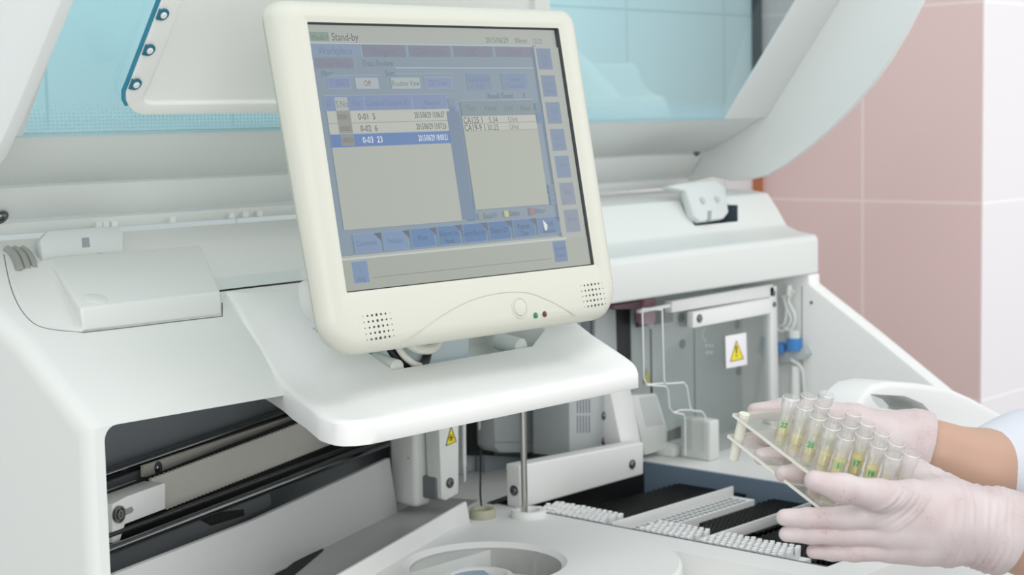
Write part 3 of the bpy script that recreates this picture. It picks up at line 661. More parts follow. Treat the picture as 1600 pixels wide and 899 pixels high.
loops = [loop(.045, .012, .022, -.048), loop(.030, .012, .022, -.046), loop(.0075, .012, .028, -.027), loop(.0035, .013, .029, -.0235), loop(.0016, .014, .03, -.0190), loop(.0024, .014, .03, -.0187), loop(.0024, .014, .03, -.0182), loop(.0010, .014, .03, -.0179), loop(0, .014, .031, -.0125), loop(.001, .014, .031, -.0075), loop(.0042, .013, .029, -.003), loop(.009, .010, .026, -.0007), loop(.0145, .008, .022, 0)]
inn = lambda e, w: [m3(a, b, w) for a, b in rr(-e, SW+e-.001, -SHh-e, e, .0012)]
loops += [inn(.0075, 0), inn(.0055, -.0006), inn(.0022, -.0016)]
bm = bmesh.new(); k = len(loops[0])
for part, seq, mm in (('back_shell', loops[:7], mat('greenish_cream_shell', '#c6ccbd', .45)), ('bezel', loops[6:], CREAM)):
    bm = bmesh.new(); vs = [[bm.verts.new(p) for p in l] for l in seq]
    for x, y in zip(vs, vs[1:]):
        for i in range(k): bm.faces.new((x[i], x[(i+1) % k], y[(i+1) % k], y[i]))
    if part == 'back_shell': bm.faces.new(vs[0])
    finish(bm, part, mm, MON, ang=50)
bm = bmesh.new(); l1 = [bm.verts.new(p) for p in inn(.0022, -.0016)]; l2 = [bm.verts.new(p) for p in inn(.0018, -.0062)]; l3 = [bm.verts.new(p) for p in inn(-.001, -.0062)]
for x, y in ((l1, l2), (l2, l3)):
    for i in range(k): bm.faces.new((x[i], x[(i+1) % k], y[(i+1) % k], y[i]))
finish(bm, 'screen_gasket', mat('dark_grey_gasket', '#4a4d4e', .5), MON)
# ---- screen: one flat lit panel, its graphics measured on the real screen plane
SC = {}; SM = []
def col(c):
    if c not in SC:
        SC[c] = len(SM); v_ = [int(c[i:i+2], 16)/255 for i in (1, 3, 5)]; g_ = sum(v_)/3
        SM.append(emis('screen_'+c[1:], [x*.82+g_*.18-(.02 if i == 0 else 0) for i, x in enumerate(v_)], SCREEN_GAIN))
    return SC[c]
bm = bmesh.new(); LZ = [0]
def lift(): LZ[0] += 1; return -.0058+LZ[0]*.000012
def quad(pts, c):
    w = lift(); f = bm.faces.new([bm.verts.new(m3(a, b, w)) for a, b in pts]); f.material_index = col(c)
def rect(x0, y0, x1, y1, c):
    p, q = mab(x0, y0), mab(x1, y1); quad([(p[0], q[1]), (q[0], q[1]), (q[0], p[1]), (p[0], p[1])], c)
def frame(x0, y0, x1, y1, c, e, t=.0005):
    p, q = mab(x0, y0), mab(x1, y1)
    quad([(p[0]-t, q[1]-t), (q[0]+t, q[1]-t), (q[0]+t, p[1]+t), (p[0]-t, p[1]+t)], e); quad([(p[0], q[1]), (q[0], q[1]), (q[0], p[1]), (p[0], p[1])], c)
def line(x0, y0, x1, y1, c, t=.0006):
    p, q = mab(x0, y0), mab(x1, y1); q = (q[0], p[1]); quad([(p[0], p[1]-t/2), (q[0], p[1]-t/2), (q[0], p[1]+t/2), (p[0], p[1]+t/2)], c)
def txt(px, py, s, h, c, align='LEFT', sx=.85, bold=0):
    a, b = mab(px, py); text_bm(bm, s, m3(a, b-h*.36, lift()), MU, MVv, h, col(c), align, sx, bold=bold)
e_ = .001
quad([(-e_, -SHh-e_), (SW-.001, -SHh-e_), (SW-.001, e_), (-e_, e_)], '#b9b9b1')
rect(485, 63, 888, 367, '#8a9bae')                       # main blue panel
rect(489, 47, 521, 62, '#8fa396'); txt(493, 55.5, 'Mode:1', .0072, '#6e8478'); txt(524, 54.5, 'Stand-by', .0098, '#55565a')
txt(765, 60, '2015/06/29   : 00nnn', .0075, '#77797a'); txt(838, 62, '13:23', .0070, '#7d7f80')
line(490, 64.5, 838, 71.5, '#c5cacb', .0012)
for x0, y0, x1, y1, c, s in ((490, 66, 569, 86.5, '#8a9cbc', 'Workplace'), (571, 67.5, 641, 87, '#85869c', 'Reagent'), (644, 69, 711, 87, '#85869c', 'Calibration'), (714, 70, 777, 87, '#84859a', 'QC'), (780, 71.5, 838, 87, '#84859a', 'Utility')):
    rect(x0, y0, x1, y1, c); txt((x0+x1)/2, (y0+y1)/2, s, .0095, '#75809c' if c == '#8a9cbc' else '#7d7a92', 'CENTER')
for x0, y0, x1, y1 in ((569, 66.5, 571.5, 87), (641, 68, 643.5, 87), (711, 69.5, 713.5, 87), (777, 71, 779.5, 87)): rect(x0, y0, x1, y1, '#c3c9d2')
rect(497, 88, 559, 104.5, '#878aa0'); txt(528, 97, 'Order Entry', .0078, '#837b95', 'CENTER'); rect(560, 88, 562, 104, '#b6c2cf')
txt(573, 96, 'Data Review', .0078, '#76839a'); line(624, 104, 841, 105, '#b4c3c7', .0009)
txt(508, 112, 'Filter', .0065, '#76859c'); txt(608, 112, 'Sort', .0075, '#6e7c90'); line(520, 115.5, 600, 115.5, '#a6b5c3', .0005); line(622, 113, 713, 113, '#a6b5c3', .0005)
for x0, y0, x1, y1, c, s, tc in ((518, 119.5, 554, 135.5, '#7f91c0', 'On', '#6d7fb0'), (561, 120, 598, 136, '#b6babf', 'Off', '#6d6f76'), (617, 120, 663, 136, '#b1bebb', 'Routine View', '#6e7276'), (669, 119.5, 713, 135.5, '#8595bd', 'QC View', '#7484ae')):
    frame(x0, y0, x1, y1, c, '#a5b3c4'); txt((x0+x1)/2, (y0+y1)/2, s, .0072, tc, 'CENTER', .8)
for x0, y0, x1, y1, s in ((735, 113, 775, 138, 'Result Search\nPrint'), (789, 113, 831, 137, 'Create\nComment')):
    frame(x0, y0, x1, y1, '#7c91b4', '#8ea0b8'); txt((x0+x1)/2, (y0+y1)/2-3, s, .0062, '#687ea6', 'CENTER', .8)
txt(768, 148, 'Result Trend', .0072, '#6c7884'); txt(823, 147, '3', .0072, '#6c7884')
# left table
frame(512, 148, 706, 170, '#7f92be', '#9dadc8'); rect(528, 150, 551, 172, '#b4b9b8'); txt(540, 160.5, 'S.No', .0078, '#7e807d', 'CENTER')
txt(519, 159, 'Ju', .0068, '#6f82b0', 'CENTER'); txt(562, 159, 'Pos', .0068, '#6f82b0', 'CENTER'); txt(611, 158.5, 'Control/Sample ID', .0075, '#6c80b2', 'CENTER'); txt(680, 158, 'Measure\nDate/Time', .0064, '#6a7db0', 'CENTER')
for x in (573.5, 648.5): rect(x, 149, x+2.4, 170, '#a9bacb')
rect(516, 172, 735, 343, '#bbbcb0'); rect(516, 172, 711, 206, '#c6c6ba'); rect(530.5, 171.5, 560.5, 227.5, '#9c9a92')
rect(521.5, 209, 713, 222, '#5880c6'); rect(537.5, 209, 560.5, 226, '#96958f')
line(519, 191.5, 709, 187.5, '#9d9d95'); line(521, 208, 711, 204, '#a9b9c3')
for i, (y, sno, ps, dt, yr) in enumerate(((181, '00001', '0-01  5', '2015/06/29 13:06:57', 178), (199.5, '00002', '0-02  6', '2015/06/29 13:07:26', 196), (217.5, '00003', '0-03  23', '2015/06/29 18:00:21', 214))):
    c = '#f0f4fa' if i == 2 else '#62625f'
    txt(533+i*4, y, sno, .0066, '#77756e', sx=.72); txt(565+i*3.5, y-.5, ps, .0078, c, bold=.00008); txt(653+i*3, yr, dt, .0076, c, sx=.56, bold=.00008)
rect(705, 152, 717, 162, '#7f95ab'); rect(706.5, 164, 719, 178, '#6f8bb0'); txt(713, 172, '^', .007, '#4d6d98', 'CENTER')
rect(731, 308, 746, 325, '#4f7fb6'); rect(734.5, 327, 749, 343, '#4c7cb2'); txt(739, 318, 'v', .007, '#2e5f95', 'CENTER'); txt(741.5, 337, 'v', .007, '#2e5f95', 'CENTER')
rect(722, 172, 728, 343, '#7389a6')
# right table
line(724, 155.5, 838, 155.5, '#a9b9bb', .0006); rect(725, 158, 841, 179, '#83949f')
for x, s in ((741, 'Test'), (772, 'Result'), (800, 'Unit'), (826, 'Note')): txt(x, 167, s, .0072, '#6a7887', 'CENTER')
rect(727, 180.5, 863, 318, '#babbab'); rect(727, 180.5, 845, 201, '#c6c6ba'); line(729, 192, 846, 189.5, '#9e9e94'); line(731, 204, 848, 202, '#a8a89e')
for i, (y, s, v_) in enumerate(((186.5, 'CA125 1', '5.34'), (198, 'CA19-9 1', '30.25'))):
    txt(729+i*1.5, y, s, .0085, '#5f605c', sx=.8, bold=.0001); txt(783+i*1.5, y-1.2, v_, .0078, '#66665f', 'RIGHT'); txt(799+i*2, y-1.5, 'U/ml', .0072, '#77776f')
rect(841, 159, 851, 171, '#7c90a5'); rect(843, 174, 855, 190, '#7088ad'); rect(861.5, 287, 875, 302, '#7f93a6'); rect(864.5, 304, 877, 318, '#7f93a8')
for x, y, s in ((849, 183, '^'), (868, 295, 'v'), (871, 311, 'v')): txt(x, y, s, .0065, '#5f7796', 'CENTER')
# legend row
rect(752, 332, 760.5, 341, '#969b95'); txt(760, 336.5, 'Dual Fl', .0072, '#5f6f7c'); rect(792.5, 328.5, 800.5, 337.5, '#d3ca74'); txt(801, 332.5, 'Delta', .0072, '#5a6874'); rect(832, 323.5, 840, 335, '#b5747a'); txt(839, 328.5, 'Other', .0072, '#7c6f80')
# bottom tabs
bt = [(557, 366, 600, 391, '#7f96c2', 'Comment'), (602, 362, 644, 387, '#7696c3', 'Validate'), (646, 357.5, 686, 383, '#5583bd', 'Print'), (687.5, 353.5, 726, 379, '#4f80b8', 'Export to\nHost'), (727.5, 350, 766, 375, '#4c7cb6', 'Select/Record'), (767.5, 346.5, 804, 371, '#4e7ab2', 'Delete ID'), (805.5, 343, 842, 367, '#5c80b0', 'Repeat\nTest'), (843.5, 340, 881, 362, '#6885b2', 'Result\nReview')]
for x0, y0, x1, y1, c, s in bt:
    frame(x0, y0, x1, y1, c, '#8fa8cb', .0004); txt((x0+x1)/2-1, (y0+y1)/2+(0 if '\n' not in s else -3), s, .0068, '#33507f' if c < '#70' else '#5e77a4', 'CENTER', .8)
    p = mab(x1, y0); w = lift(); a, b = p[0], mab(x0, y0)[1]
    f = bm.faces.new([bm.verts.new(m3(a-.008, b, w)), bm.verts.new(m3(a, b-.0075, w)), bm.verts.new(m3(a, b, w))]); f.material_index = col('#5d6478')
x, y = mab(857, 349); w = lift(); f = bm.faces.new([bm.verts.new(m3(x+i, y+j, w)) for i, j in ((-.003, .004), (-.002, -.006), (.001, -.006), (.0025, -.001))]); f.material_index = col('#e9eef2')
# strip at the right and its buttons
rect(838, 71, 889, 366, '#b4b5ac'); 
quad([mab(888, 72), mab(838, 71.5), (mab(838, 71.5)[0], -SHh), (SW-.001, -SHh), (SW-.001, mab(838, 71.5)[1])][0:0] or [(mab(838.5, 72)[0], -SHh-e_), (SW-.001, -SHh-e_), (SW-.001, mab(838.5, 72)[1]), (mab(838.5, 72)[0], mab(838.5, 72)[1])], '#b6b6ad')
for i, s in enumerate(('Log\nOff', 'Sample\nStatus', 'Print\nList', 'Error\nInfo', 'Start', 'Stop', 'Alarm')):
    x0, y0 = 842+i*7.2, 74.5+i*42.2
    frame(x0, y0, x0+26.5, y0+32.5, '#7c8fb2' if i < 5 else '#8b93aa', '#9aa6b8', .0004); txt(x0+13, y0+13, s, .0064, '#6b80a8', 'CENTER', .8)
# lower message bar
rect(546, 403.5, 893, 372, '#b2b2a2'); p, q = mab(549, 404), mab(893, 371)
quad([(-e_, -SHh-e_), (SW-.001, -SHh-e_), (SW-.001, p[1]), (-e_, p[1])], '#b1b2a5'); quad([(-e_, p[1]-.001), (mab(889, 368)[0], p[1]-.001), (mab(889, 368)[0], p[1]+.0008), (-e_, p[1]+.0008)], '#cdd3cc')
frame(553, 409, 582, 440, '#7a95bf', '#9fb2cd'); txt(567, 423, '?\nHelp', .0066, '#5d79a6', 'CENTER')
frame(867, 377, 892, 407, '#6f88b3', '#9fb0c8'); txt(879, 387, 'System\nStatus', .0062, '#4c669a', 'CENTER', .8)
p = mab(586, 434); q = mab(866, 402); quad([(p[0], p[1]), (q[0], p[1]), (q[0], p[1]+.0007), (p[0], p[1]+.0007)], '#93958c')
finish(bm, 'screen', SM, MON, smooth=False)
# ---- bezel details
bm = bmesh.new(); arc = smoothpath([m3(*mab(*q), .0001) for q in ((628, 541), (648, 524), (672, 506), (704, 485), (740, 468), (772, 459.5), (800, 456.5), (828, 458.5), (860, 471), (884, 484), (900, 494))], 5)
tube(bm, arc, .0004, 6); finish(bm, 'bezel_groove', mat('groove_shadow', '#bdbdb2', .6), MON)
def dots(c0, c1, c2, c3, name, sg):
    bm = bmesh.new(); A_, B_, C_, D_ = [V(mab(*q)) for q in (c0, c1, c2, c3)]
    for r in range(5):
        for k in range(-3, 8):
            off = .5*0; u_ = (k+off)/4; v_ = r/4
            p = (A_*(1-u_)+B_*u_)*(1-v_)+(C_*(1-u_)+D_*u_)*v_
            dd = abs(k-2); rad = (.00125, .00105, .0009, .00055, .00035, .0003)[dd] if dd < 6 else 0
            if dd == 3 and r in (0, 4): rad = .0004
            if rad: lathe(bm, m3(p[0], p[1], .0001), MN, [(rad, -.0002), (rad, .00005), (0, .00005)], 8, 0 if dd < 4 else 1)
    finish(bm, name, [mat('grille_hole', '#3c3d38', .7), mat('faint_grille_dimple', '#cfcfc4', .6)], MON)
dots((574.2, 494), (602.2, 490.2), (580.8, 530.5), (608.8, 526), 'speaker_grille', 1)
dots((913, 446.3), (935, 443.3), (919, 479), (941, 475.6), 'speaker_grille', 1)
bp = m3(*mab(812, 481), 0)
finish(lathe(bmesh.new(), bp, MN, [(.0098, -.001), (.0098, .0004), (.0088, .0006), (.0084, -.0003), (.0078, -.0003), (.0072, .0012), (.005, .0017), (0, .0018)], 36), 'power_button', CREAM, MON)
for q, mm, nm in (((837, 493), LEDG, 'green_led'), ((851, 491), LEDR, 'red_led')):
    finish(lathe(bmesh.new(), m3(*mab(*q), 0), MN, [(.0027, -.0003), (.0027, .0003), (.0018, .0007), (0, .0008)], 20), 'indicator_led', mm, MON, label=nm.replace('_led', ' indicator light'))
# stand block and cables in the shelf well
finish(box(bmesh.new(), (1.05, 1.125, 1.098), (1.16, 1.165, 1.20)), 'stand_foot', mat('pale_blue_white_plastic', '#cfdde2'), MON, bevel=.006, seg=3)
finish(slab([(484, 440), (560, 430), (560, 530), (520, 515), (500, 502), (488, 486)], Yp(1.135), .022), 'stand_column', mat('white_stand_plastic', '#d9dbd8', .45), MON, bevel=.008, seg=4)
bm = bmesh.new(); y = 1.12
tube(bm, smoothpath([oY(598, 520, 1.13), oY(612, 548, 1.125), oY(630, 566, 1.115), oY(650, 574, 1.113), oY(664, 566, 1.118), oY(668, 545, 1.125), oY(660, 520, 1.14)], 6), .0042, 10)
finish(bm, 'black_cable', BLACK, MON)
bm = bmesh.new(); tube(bm, smoothpath([oY(610, 520, 1.118), oY(628, 552, 1.108), oY(645, 568, 1.106), oY(656, 572, 1.112)], 6), .0032, 10)
tube(bm, smoothpath([oY(636, 535, 1.10), oY(652, 545, 1.098), oY(672, 546, 1.10), oY(684, 536, 1.105), oY(682, 520, 1.115)], 6), .0045, 10)
finish(bm, 'white_cable', mat('cream_cable', '#d9d8cf', .5), MON)
# ================================================================== TIP RACKS in the tray
YD1 = (oZ(1002, 815, .9).y+oZ(1100, 784, .9).y)/2; YD2 = (oZ(1099, 851, .9).y+oZ(1224, 812, .9).y)/2; YD3 = (oZ(1244, 880, .9).y+oZ(1278, 868, .9).y)/2
RZ = .898; RB_ = .882
TIPW = mat('translucent_white_tip_plastic', '#f7f8f8', .35)
TIPB = mat('black_tip_plastic', '#101113', .35)
def tipmesh(name, m, r, h, seg):
    bm = lathe(bmesh.new(), (0, 0, 0), (0, 0, 1), [(r*.55, -.001), (r*.8, 0), (r, h), (r*.78, h), (r*.5, h-.004), (0, h-.005)], seg)
    me = bpy.data.meshes.new(name); bmesh.ops.recalc_face_normals(bm, faces=bm.faces); bm.to_mesh(me); bm.free(); me.materials.append(m)
    me.polygons.foreach_set('use_smooth', [True]*len(me.polygons)); me.set_sharp_from_angle(angle=math.radians(50)); return me
mw = tipmesh('white_sample_tip', TIPW, .0028, .012, 10); mb = tipmesh('black_pipette_tip', TIPB, .0026, .008, 8)
secs = [(YD1+.003, 1.255, 'beside the gantry bar', 0), (YD2+.003, YD1-.003, 'in the middle of the tray', 4), (YD3+.002, YD2-.003, 'nearest the gloved hand', 0)]
RK = ['white rack base full of tips, the one beside the gantry bar', 'white rack base with a strip of empty holes between the two tall dividers', 'white rack base full of tips, the one nearest the gloved hand']
allb = []; whites = []
for si, (y0, y1, where, hol) in enumerate(secs):
    rk = thing('tip_rack', (1.50, (y0+y1)/2, TZ+.002), RK[si], 'rack', 'racks in the tip tray')
    bm = box(bmesh.new(), (TX0+.006, y0, TZ+.0025), (TX0+.056, y1, RZ))
    if hol: box(bm, (TX0+.056, y1-.003-3*.0088-.002, TZ+.0025), (TX0+.24, y1, RZ))
    finish(bm, 'rack_base', WHITE, rk, bevel=.0006)
    finish(box(bmesh.new(), (TX0+.0565, y0, TZ+.0025), (TX1-.006, (y1-.003-3*.0088-.0022) if hol else y1, RB_)), 'black_rack_base', TIPB, rk)
    # divider wall on the far (left) side of racks 2 and 3
    if si: finish(box(bmesh.new(), (TX0+.012, y1-.0022, RZ), (1.615 if si == 1 else 1.60, y1, RZ+.012)), 'divider', WHITE, rk, bevel=.0005)
    bm = bmesh.new(); yy = y1-.008
    for j in range(hol):
        for i in range(24 if j < 3 else 7):
            lathe(bm, (TX0+.013+i*.0092, yy-j*.0088, RZ), (0, 0, 1), [(.0033, -.003), (.0033, .0003), (0, .0003)], 12)
    if hol:
        finish(bm, 'empty_holes', mat('hole_shade_grey', '#7d8386', .6), rk)
    ystart = y1-.008-hol*.0088
    ny = int((ystart-(y0+.004))/.0078)+1
    for i in range(6):
        for j in range(ny):
            whites.append((TX0+.0105+i*.0078, ystart-j*.0078+(.0039 if i % 2 else 0), where))
    yb = y1-.006-(3 if hol else 0)*.0088
    i = 0; x = TX0+.060
    while x < TX1-.010:
        j = 0; y = yb - (.0 if (x > TX0+.13 or not hol) else .012)
        while y > y0+.003:
            allb.append((x, y+(.0026 if i % 2 else 0), where)); y -= .0054
        x += .0052; i += 1
random.seed(2)
for k, (x, y, where) in enumerate(whites):
    o = bpy.data.objects.new('sample_tip', mw); C.objects.link(o); o.location = (x, y, RZ+.0005+random.uniform(-.0006, .0006)); 
    tag(o, 'small translucent white tip standing at the front of the tip tray', 'pipette tip', 'white tips along the front of the tip tray')
allb.sort(key=lambda q: (V((q[0], q[1], RZ))-CAM).length)
vis = [q for q in allb if not (q[1] < YD2-.02 and q[0] < 1.50)]
near = vis[:300]; ns = set(near); rest = [q for q in allb if q not in ns]
for x, y, where in near:
    o = bpy.data.objects.new('pipette_tip', mb); C.objects.link(o); o.location = (x, y, RB_+.0012)
    tag(o, 'small black pipette tip in the dark field behind the white tips', 'pipette tip', 'black tips in the tip tray')
bm = bmesh.new()
for x, y, where in rest:
    lathe(bm, (x, y, RB_+.0012), (0, 0, 1), [(.0021, 0), (.0026, .008), (.002, .008), (.0013, .004), (0, .003)], 7)
o = finish(bm, 'pipette_tips', TIPB, None); tag(o, 'dense field of further black pipette tips filling the rear of the tip tray', 'pipette tips', kind='stuff')
# ================================================================== tub and jug on the bench at the right
q = D(1313, 614, 2.02); hgt = q.z-.911
tb = thing('plastic_tub', (q.x, q.y, .911), 'white round plastic tub standing behind the sample tubes', 'tub')
finish(lathe(bmesh.new(), (q.x, q.y, .911), (0, 0, 1), [(0, 0), (.018, 0), (.020, .004), (.0235, hgt-.012), (.0205, hgt-.010), (.0, hgt-.006)], 40), 'tub_body', WHITE, tb)
finish(lathe(bmesh.new(), (q.x, q.y, .911+hgt-.012), (0, 0, 1), [(.0235, 0), (.0258, .002), (.0258, .010), (.0245, .012), (.022, .012), (.0215, .0), (.0235, 0)], 40), 'tub_rim', WHITE, tb)
JY = .90
jp = oY(1450, 640, JY)
jug = thing('plastic_jug', (jp.x, JY+.02, .911), 'white moulded plastic jug with a loop handle on the bench at the right', 'jug')
o = finish(slab([(1332, 800), (1336, 668), (1342, 640), (1352, 616), (1368, 602), (1392, 597), (1440, 600), (1486, 607), (1520, 622), (1568, 648), (1572, 653), (1572, 700), (1572, 800)], Yp(JY), .05), 'jug_body', WHITE, jug, bevel=.007, seg=4)
boolean(o, slab([(1387, 619), (1440, 622), (1468, 634), (1478, 645), (1474, 652), (1400, 640), (1391, 630)], Yp(JY-.02), .1))
finish(slab([(1438, 622), (1446, 623), (1478, 646), (1474, 650)], Yp(JY+.012), .03), 'handle_web', WHITE, jug)
refl = slab([(880, 84), (908, 83), (918, 91), (938, 97), (992, 97), (1000, 105), (1006, 126), (1016, 139), (1038, 150), (1047, 160), (1049, 178), (1050, 262), (880, 268)], Yp(1.545), .055)  # added solid standing in for the pale reflection in the tinted pane
o = finish(refl, 'reflection_solid', WHITE, None, bevel=.008, seg=4)
tag(o, 'white cap-shaped stand-in for a reflection, behind the aqua window right of the monitor', 'stand-in')
# ================================================================== HANDS (SDF bodies meshed by surface nets)
def nets(vol, org, h):
    ins = vol < 0
    nx, ny, nz = vol.shape
    c = np.zeros((nx-1, ny-1, nz-1), np.int8)
    for dx in (0, 1):
        for dy in (0, 1):
            for dz in (0, 1): c += ins[dx:nx-1+dx, dy:ny-1+dy, dz:nz-1+dz]
    act = (c > 0) & (c < 8); idx = np.argwhere(act); n = len(idx)
    acc = np.zeros((n, 3)); cnt = np.zeros(n); I, J, K = idx.T
    cor = [(a, b, d) for a in (0, 1) for b in (0, 1) for d in (0, 1)]
    for a in cor:
        for ax in range(3):
            if a[ax]: continue
            b = list(a); b[ax] = 1
            va = vol[I+a[0], J+a[1], K+a[2]]; vb = vol[I+b[0], J+b[1], K+b[2]]
            mk = (va < 0) != (vb < 0); t = np.where(mk, va/np.where(mk, va-vb, 1), 0)
            p = np.array(a, float)[None, :].repeat(n, 0); p[:, ax] += t
            acc[mk] += p[mk]; cnt[mk] += 1
    vert = (idx+acc/cnt[:, None])*h+org
    vid = -np.ones(act.shape, np.int64); vid[I, J, K] = np.arange(n); quads = []
    for ax in range(3):
        o1, o2 = [(1, 2), (2, 0), (0, 1)][ax]
        sl0 = [slice(1, -1)]*3; sl1 = [slice(1, -1)]*3; sl0[ax] = slice(0, -1); sl1[ax] = slice(1, None)
        A, B = ins[tuple(sl0)], ins[tuple(sl1)]; e = np.argwhere(A != B)
        if not len(e): continue
        flip = A[tuple(e.T)]; e = e.copy()
        for q in range(3):
            if q != ax: e[:, q] += 1
        def g(d1, d2):
            f = e.copy(); f[:, o1] -= d1; f[:, o2] -= d2; return vid[f[:, 0], f[:, 1], f[:, 2]]
        Q = np.stack([g(1, 1), g(0, 1), g(0, 0), g(1, 0)], 1); Q[~flip] = Q[~flip][:, ::-1]; quads.append(Q)
    return vert, np.concatenate(quads)
def cone(P, a, b, ra, rb):
    a = np.array(a, np.float32); b = np.array(b, np.float32); ab = b-a
    t = np.clip(((P-a)@ab)/max(float(ab@ab), 1e-9), 0, 1)
    return np.linalg.norm(P-a-t[..., None]*ab, axis=-1)-(ra+(rb-ra)*t)
def smin(a, b, k):
    hh = np.clip(.5+.5*(b-a)/k, 0, 1); return b+(a-b)*hh-k*hh*(1-hh)
def c3(px, py, d): return ((px-800)/F*d, (py-449.5)/F*d, d)           # camera-frame metres
BASIS = np.array([list(RIGHT), list(-UP), list(FWD)])
def chain(P, pts, k=.003):
    """pts: (px,py,d,r)"""
    v = None
    for p, q in zip(pts, pts[1:]):
        s = cone(P, c3(*p[:3]), c3(*q[:3]), p[3], q[3]); v = s if v is None else smin(v, s, k)
    return v
def sdf_mesh(name, fn, lo, hi, h, m, parent, smooth=3):
    lo = np.array(lo); hi = np.array(hi); n = np.ceil((hi-lo)/h).astype(int)+1
    g = np.stack(np.meshgrid(*[lo[i]+np.arange(n[i])*h for i in range(3)], indexing='ij'), -1).astype(np.float32)
    vert, quads = nets(fn(g), lo, h)
    W = vert@BASIS+np.array(CAM)
    me = bpy.data.meshes.new(name); me.from_pydata(W.tolist(), [], quads.tolist()); me.update()
    bm = bmesh.new(); bm.from_mesh(me)
    for _ in range(smooth): bmesh.ops.smooth_vert(bm, verts=bm.verts, factor=.5, use_axis_x=True, use_axis_y=True, use_axis_z=True)
    bmesh.ops.recalc_face_normals(bm, faces=bm.faces); bm.to_mesh(me); bm.free(); me.materials.append(m)
    me.polygons.foreach_set('use_smooth', [True]*len(me.polygons))
    o = bpy.data.objects.new(name, me); C.objects.link(o)
    if parent is not None: attach(o, parent)
    return o
def bbox(pts, pad):
    a = np.array([c3(*p[:3]) for p in pts]); return a.min(0)-pad, a.max(0)+pad
# ---- materials
def glove_mat():
    m = bpy.data.materials.new('powdery_latex'); m.use_nodes = True; t = m.node_tree; b = t.nodes['Principled BSDF']
    tc = t.nodes.new('ShaderNodeTexCoord')
    n1 = t.nodes.new('ShaderNodeTexNoise'); n1.inputs['Scale'].default_value = 26; n1.inputs['Detail'].default_value = 3
    n2 = t.nodes.new('ShaderNodeTexNoise'); n2.inputs['Scale'].default_value = 420; n2.inputs['Detail'].default_value = 4
    for n in (n1, n2): t.links.new(tc.outputs['Object'], n.inputs['Vector'])
    r1 = t.nodes.new('ShaderNodeValToRGB'); r1.color_ramp.elements[0].position = .35; r1.color_ramp.elements[1].position = .72
    r1.color_ramp.elements[0].color = (*lin('#cfc4c4'), 1); r1.color_ramp.elements[1].color = (*lin('#c3b0af'), 1)
    t.links.new(n1.outputs['Fac'], r1.inputs[0])
    mp = t.nodes.new('ShaderNodeMath'); mp.operation = 'MULTIPLY'
    g1 = t.nodes.new('ShaderNodeMapRange'); g1.inputs['From Min'].default_value = .53; g1.inputs['From Max'].default_value = .66
    g2 = t.nodes.new('ShaderNodeMapRange'); g2.inputs['From Min'].default_value = .54; g2.inputs['From Max'].default_value = .7; g2.inputs['To Max'].default_value = .95
    t.links.new(n1.outputs['Fac'], g1.inputs[0]); t.links.new(n2.outputs['Fac'], g2.inputs[0])
    t.links.new(g1.outputs[0], mp.inputs[0]); t.links.new(g2.outputs[0], mp.inputs[1])
    mx = t.nodes.new('ShaderNodeMix'); mx.data_type = 'RGBA'; t.links.new(mp.outputs[0], mx.inputs['Factor'])
    t.links.new(r1.outputs[0], mx.inputs['A']); mx.inputs['B'].default_value = (*lin('#a98a86'), 1)
    t.links.new(mx.outputs['Result'], b.inputs['Base Color']); b.inputs['Roughness'].default_value = .5
    b.inputs['Subsurface Weight'].default_value = .15; b.inputs['Subsurface Radius'].default_value = (.01, .006, .005)
    bu = t.nodes.new('ShaderNodeBump'); bu.inputs['Strength'].default_value = .12; bu.inputs['Distance'].default_value = .001
    t.links.new(n2.outputs['Fac'], bu.inputs['Height']); t.links.new(bu.outputs['Normal'], b.inputs['Normal'])
    return m
GLOVE = glove_mat()
SKIN = mat('warm_tan_skin', '#bd9a86', .5, Subsurface_Weight=.1)
COAT = mat('white_cotton_coat', '#d3d7df', .8)
PERSON = thing('person', D(1700, 840, 1.42), 'person in a white coat and latex gloves holding a tube rack at the right', 'person')
# ---- near hand
TH = [(1475, 800, 1.350, .020), (1425, 780, 1.330, .0145), (1372, 774, 1.306, .0118), (1318, 764, 1.293, .0107), (1272, 751, 1.291, .0078)]
FA = [(1440, 805, 1.335, .016), (1385, 808, 1.322, .0103), (1320, 810, 1.318, .0092), (1262, 810, 1.320, .0080), (1226, 809, 1.324, .0068)]
FB = [(1440, 830, 1.338, .015), (1385, 836, 1.326, .0092), (1320, 837, 1.322, .0082), (1268, 836, 1.324, .0074), (1229, 835, 1.327, .0062)]
FC = [(1440, 855, 1.342, .014), (1390, 861, 1.332, .0086), (1335, 863, 1.328, .0077), (1300, 863, 1.330, .0070), (1271, 862, 1.332, .0058)]
FD = [(1440, 785, 1.365, .016), (1385, 792, 1.375, .0095), (1335, 800, 1.385, .0085), (1290, 806, 1.385, .0075), (1262, 808, 1.380, .0065)]
PALM = [((1392, 820, 1.330, .0165), (1470, 812, 1.345, .025)), ((1395, 800, 1.345, .0145), (1465, 796, 1.360, .024)), ((1400, 846, 1.338, .0150), (1475, 840, 1.350, .0235)),
        ((1418, 752, 1.405, .0215), (1480, 795, 1.375, .026)), ((1470, 812, 1.350, .0300), (1560, 830, 1.368, .0325)), ((1560, 830, 1.368, .0325), (1625, 842, 1.378, .033))]
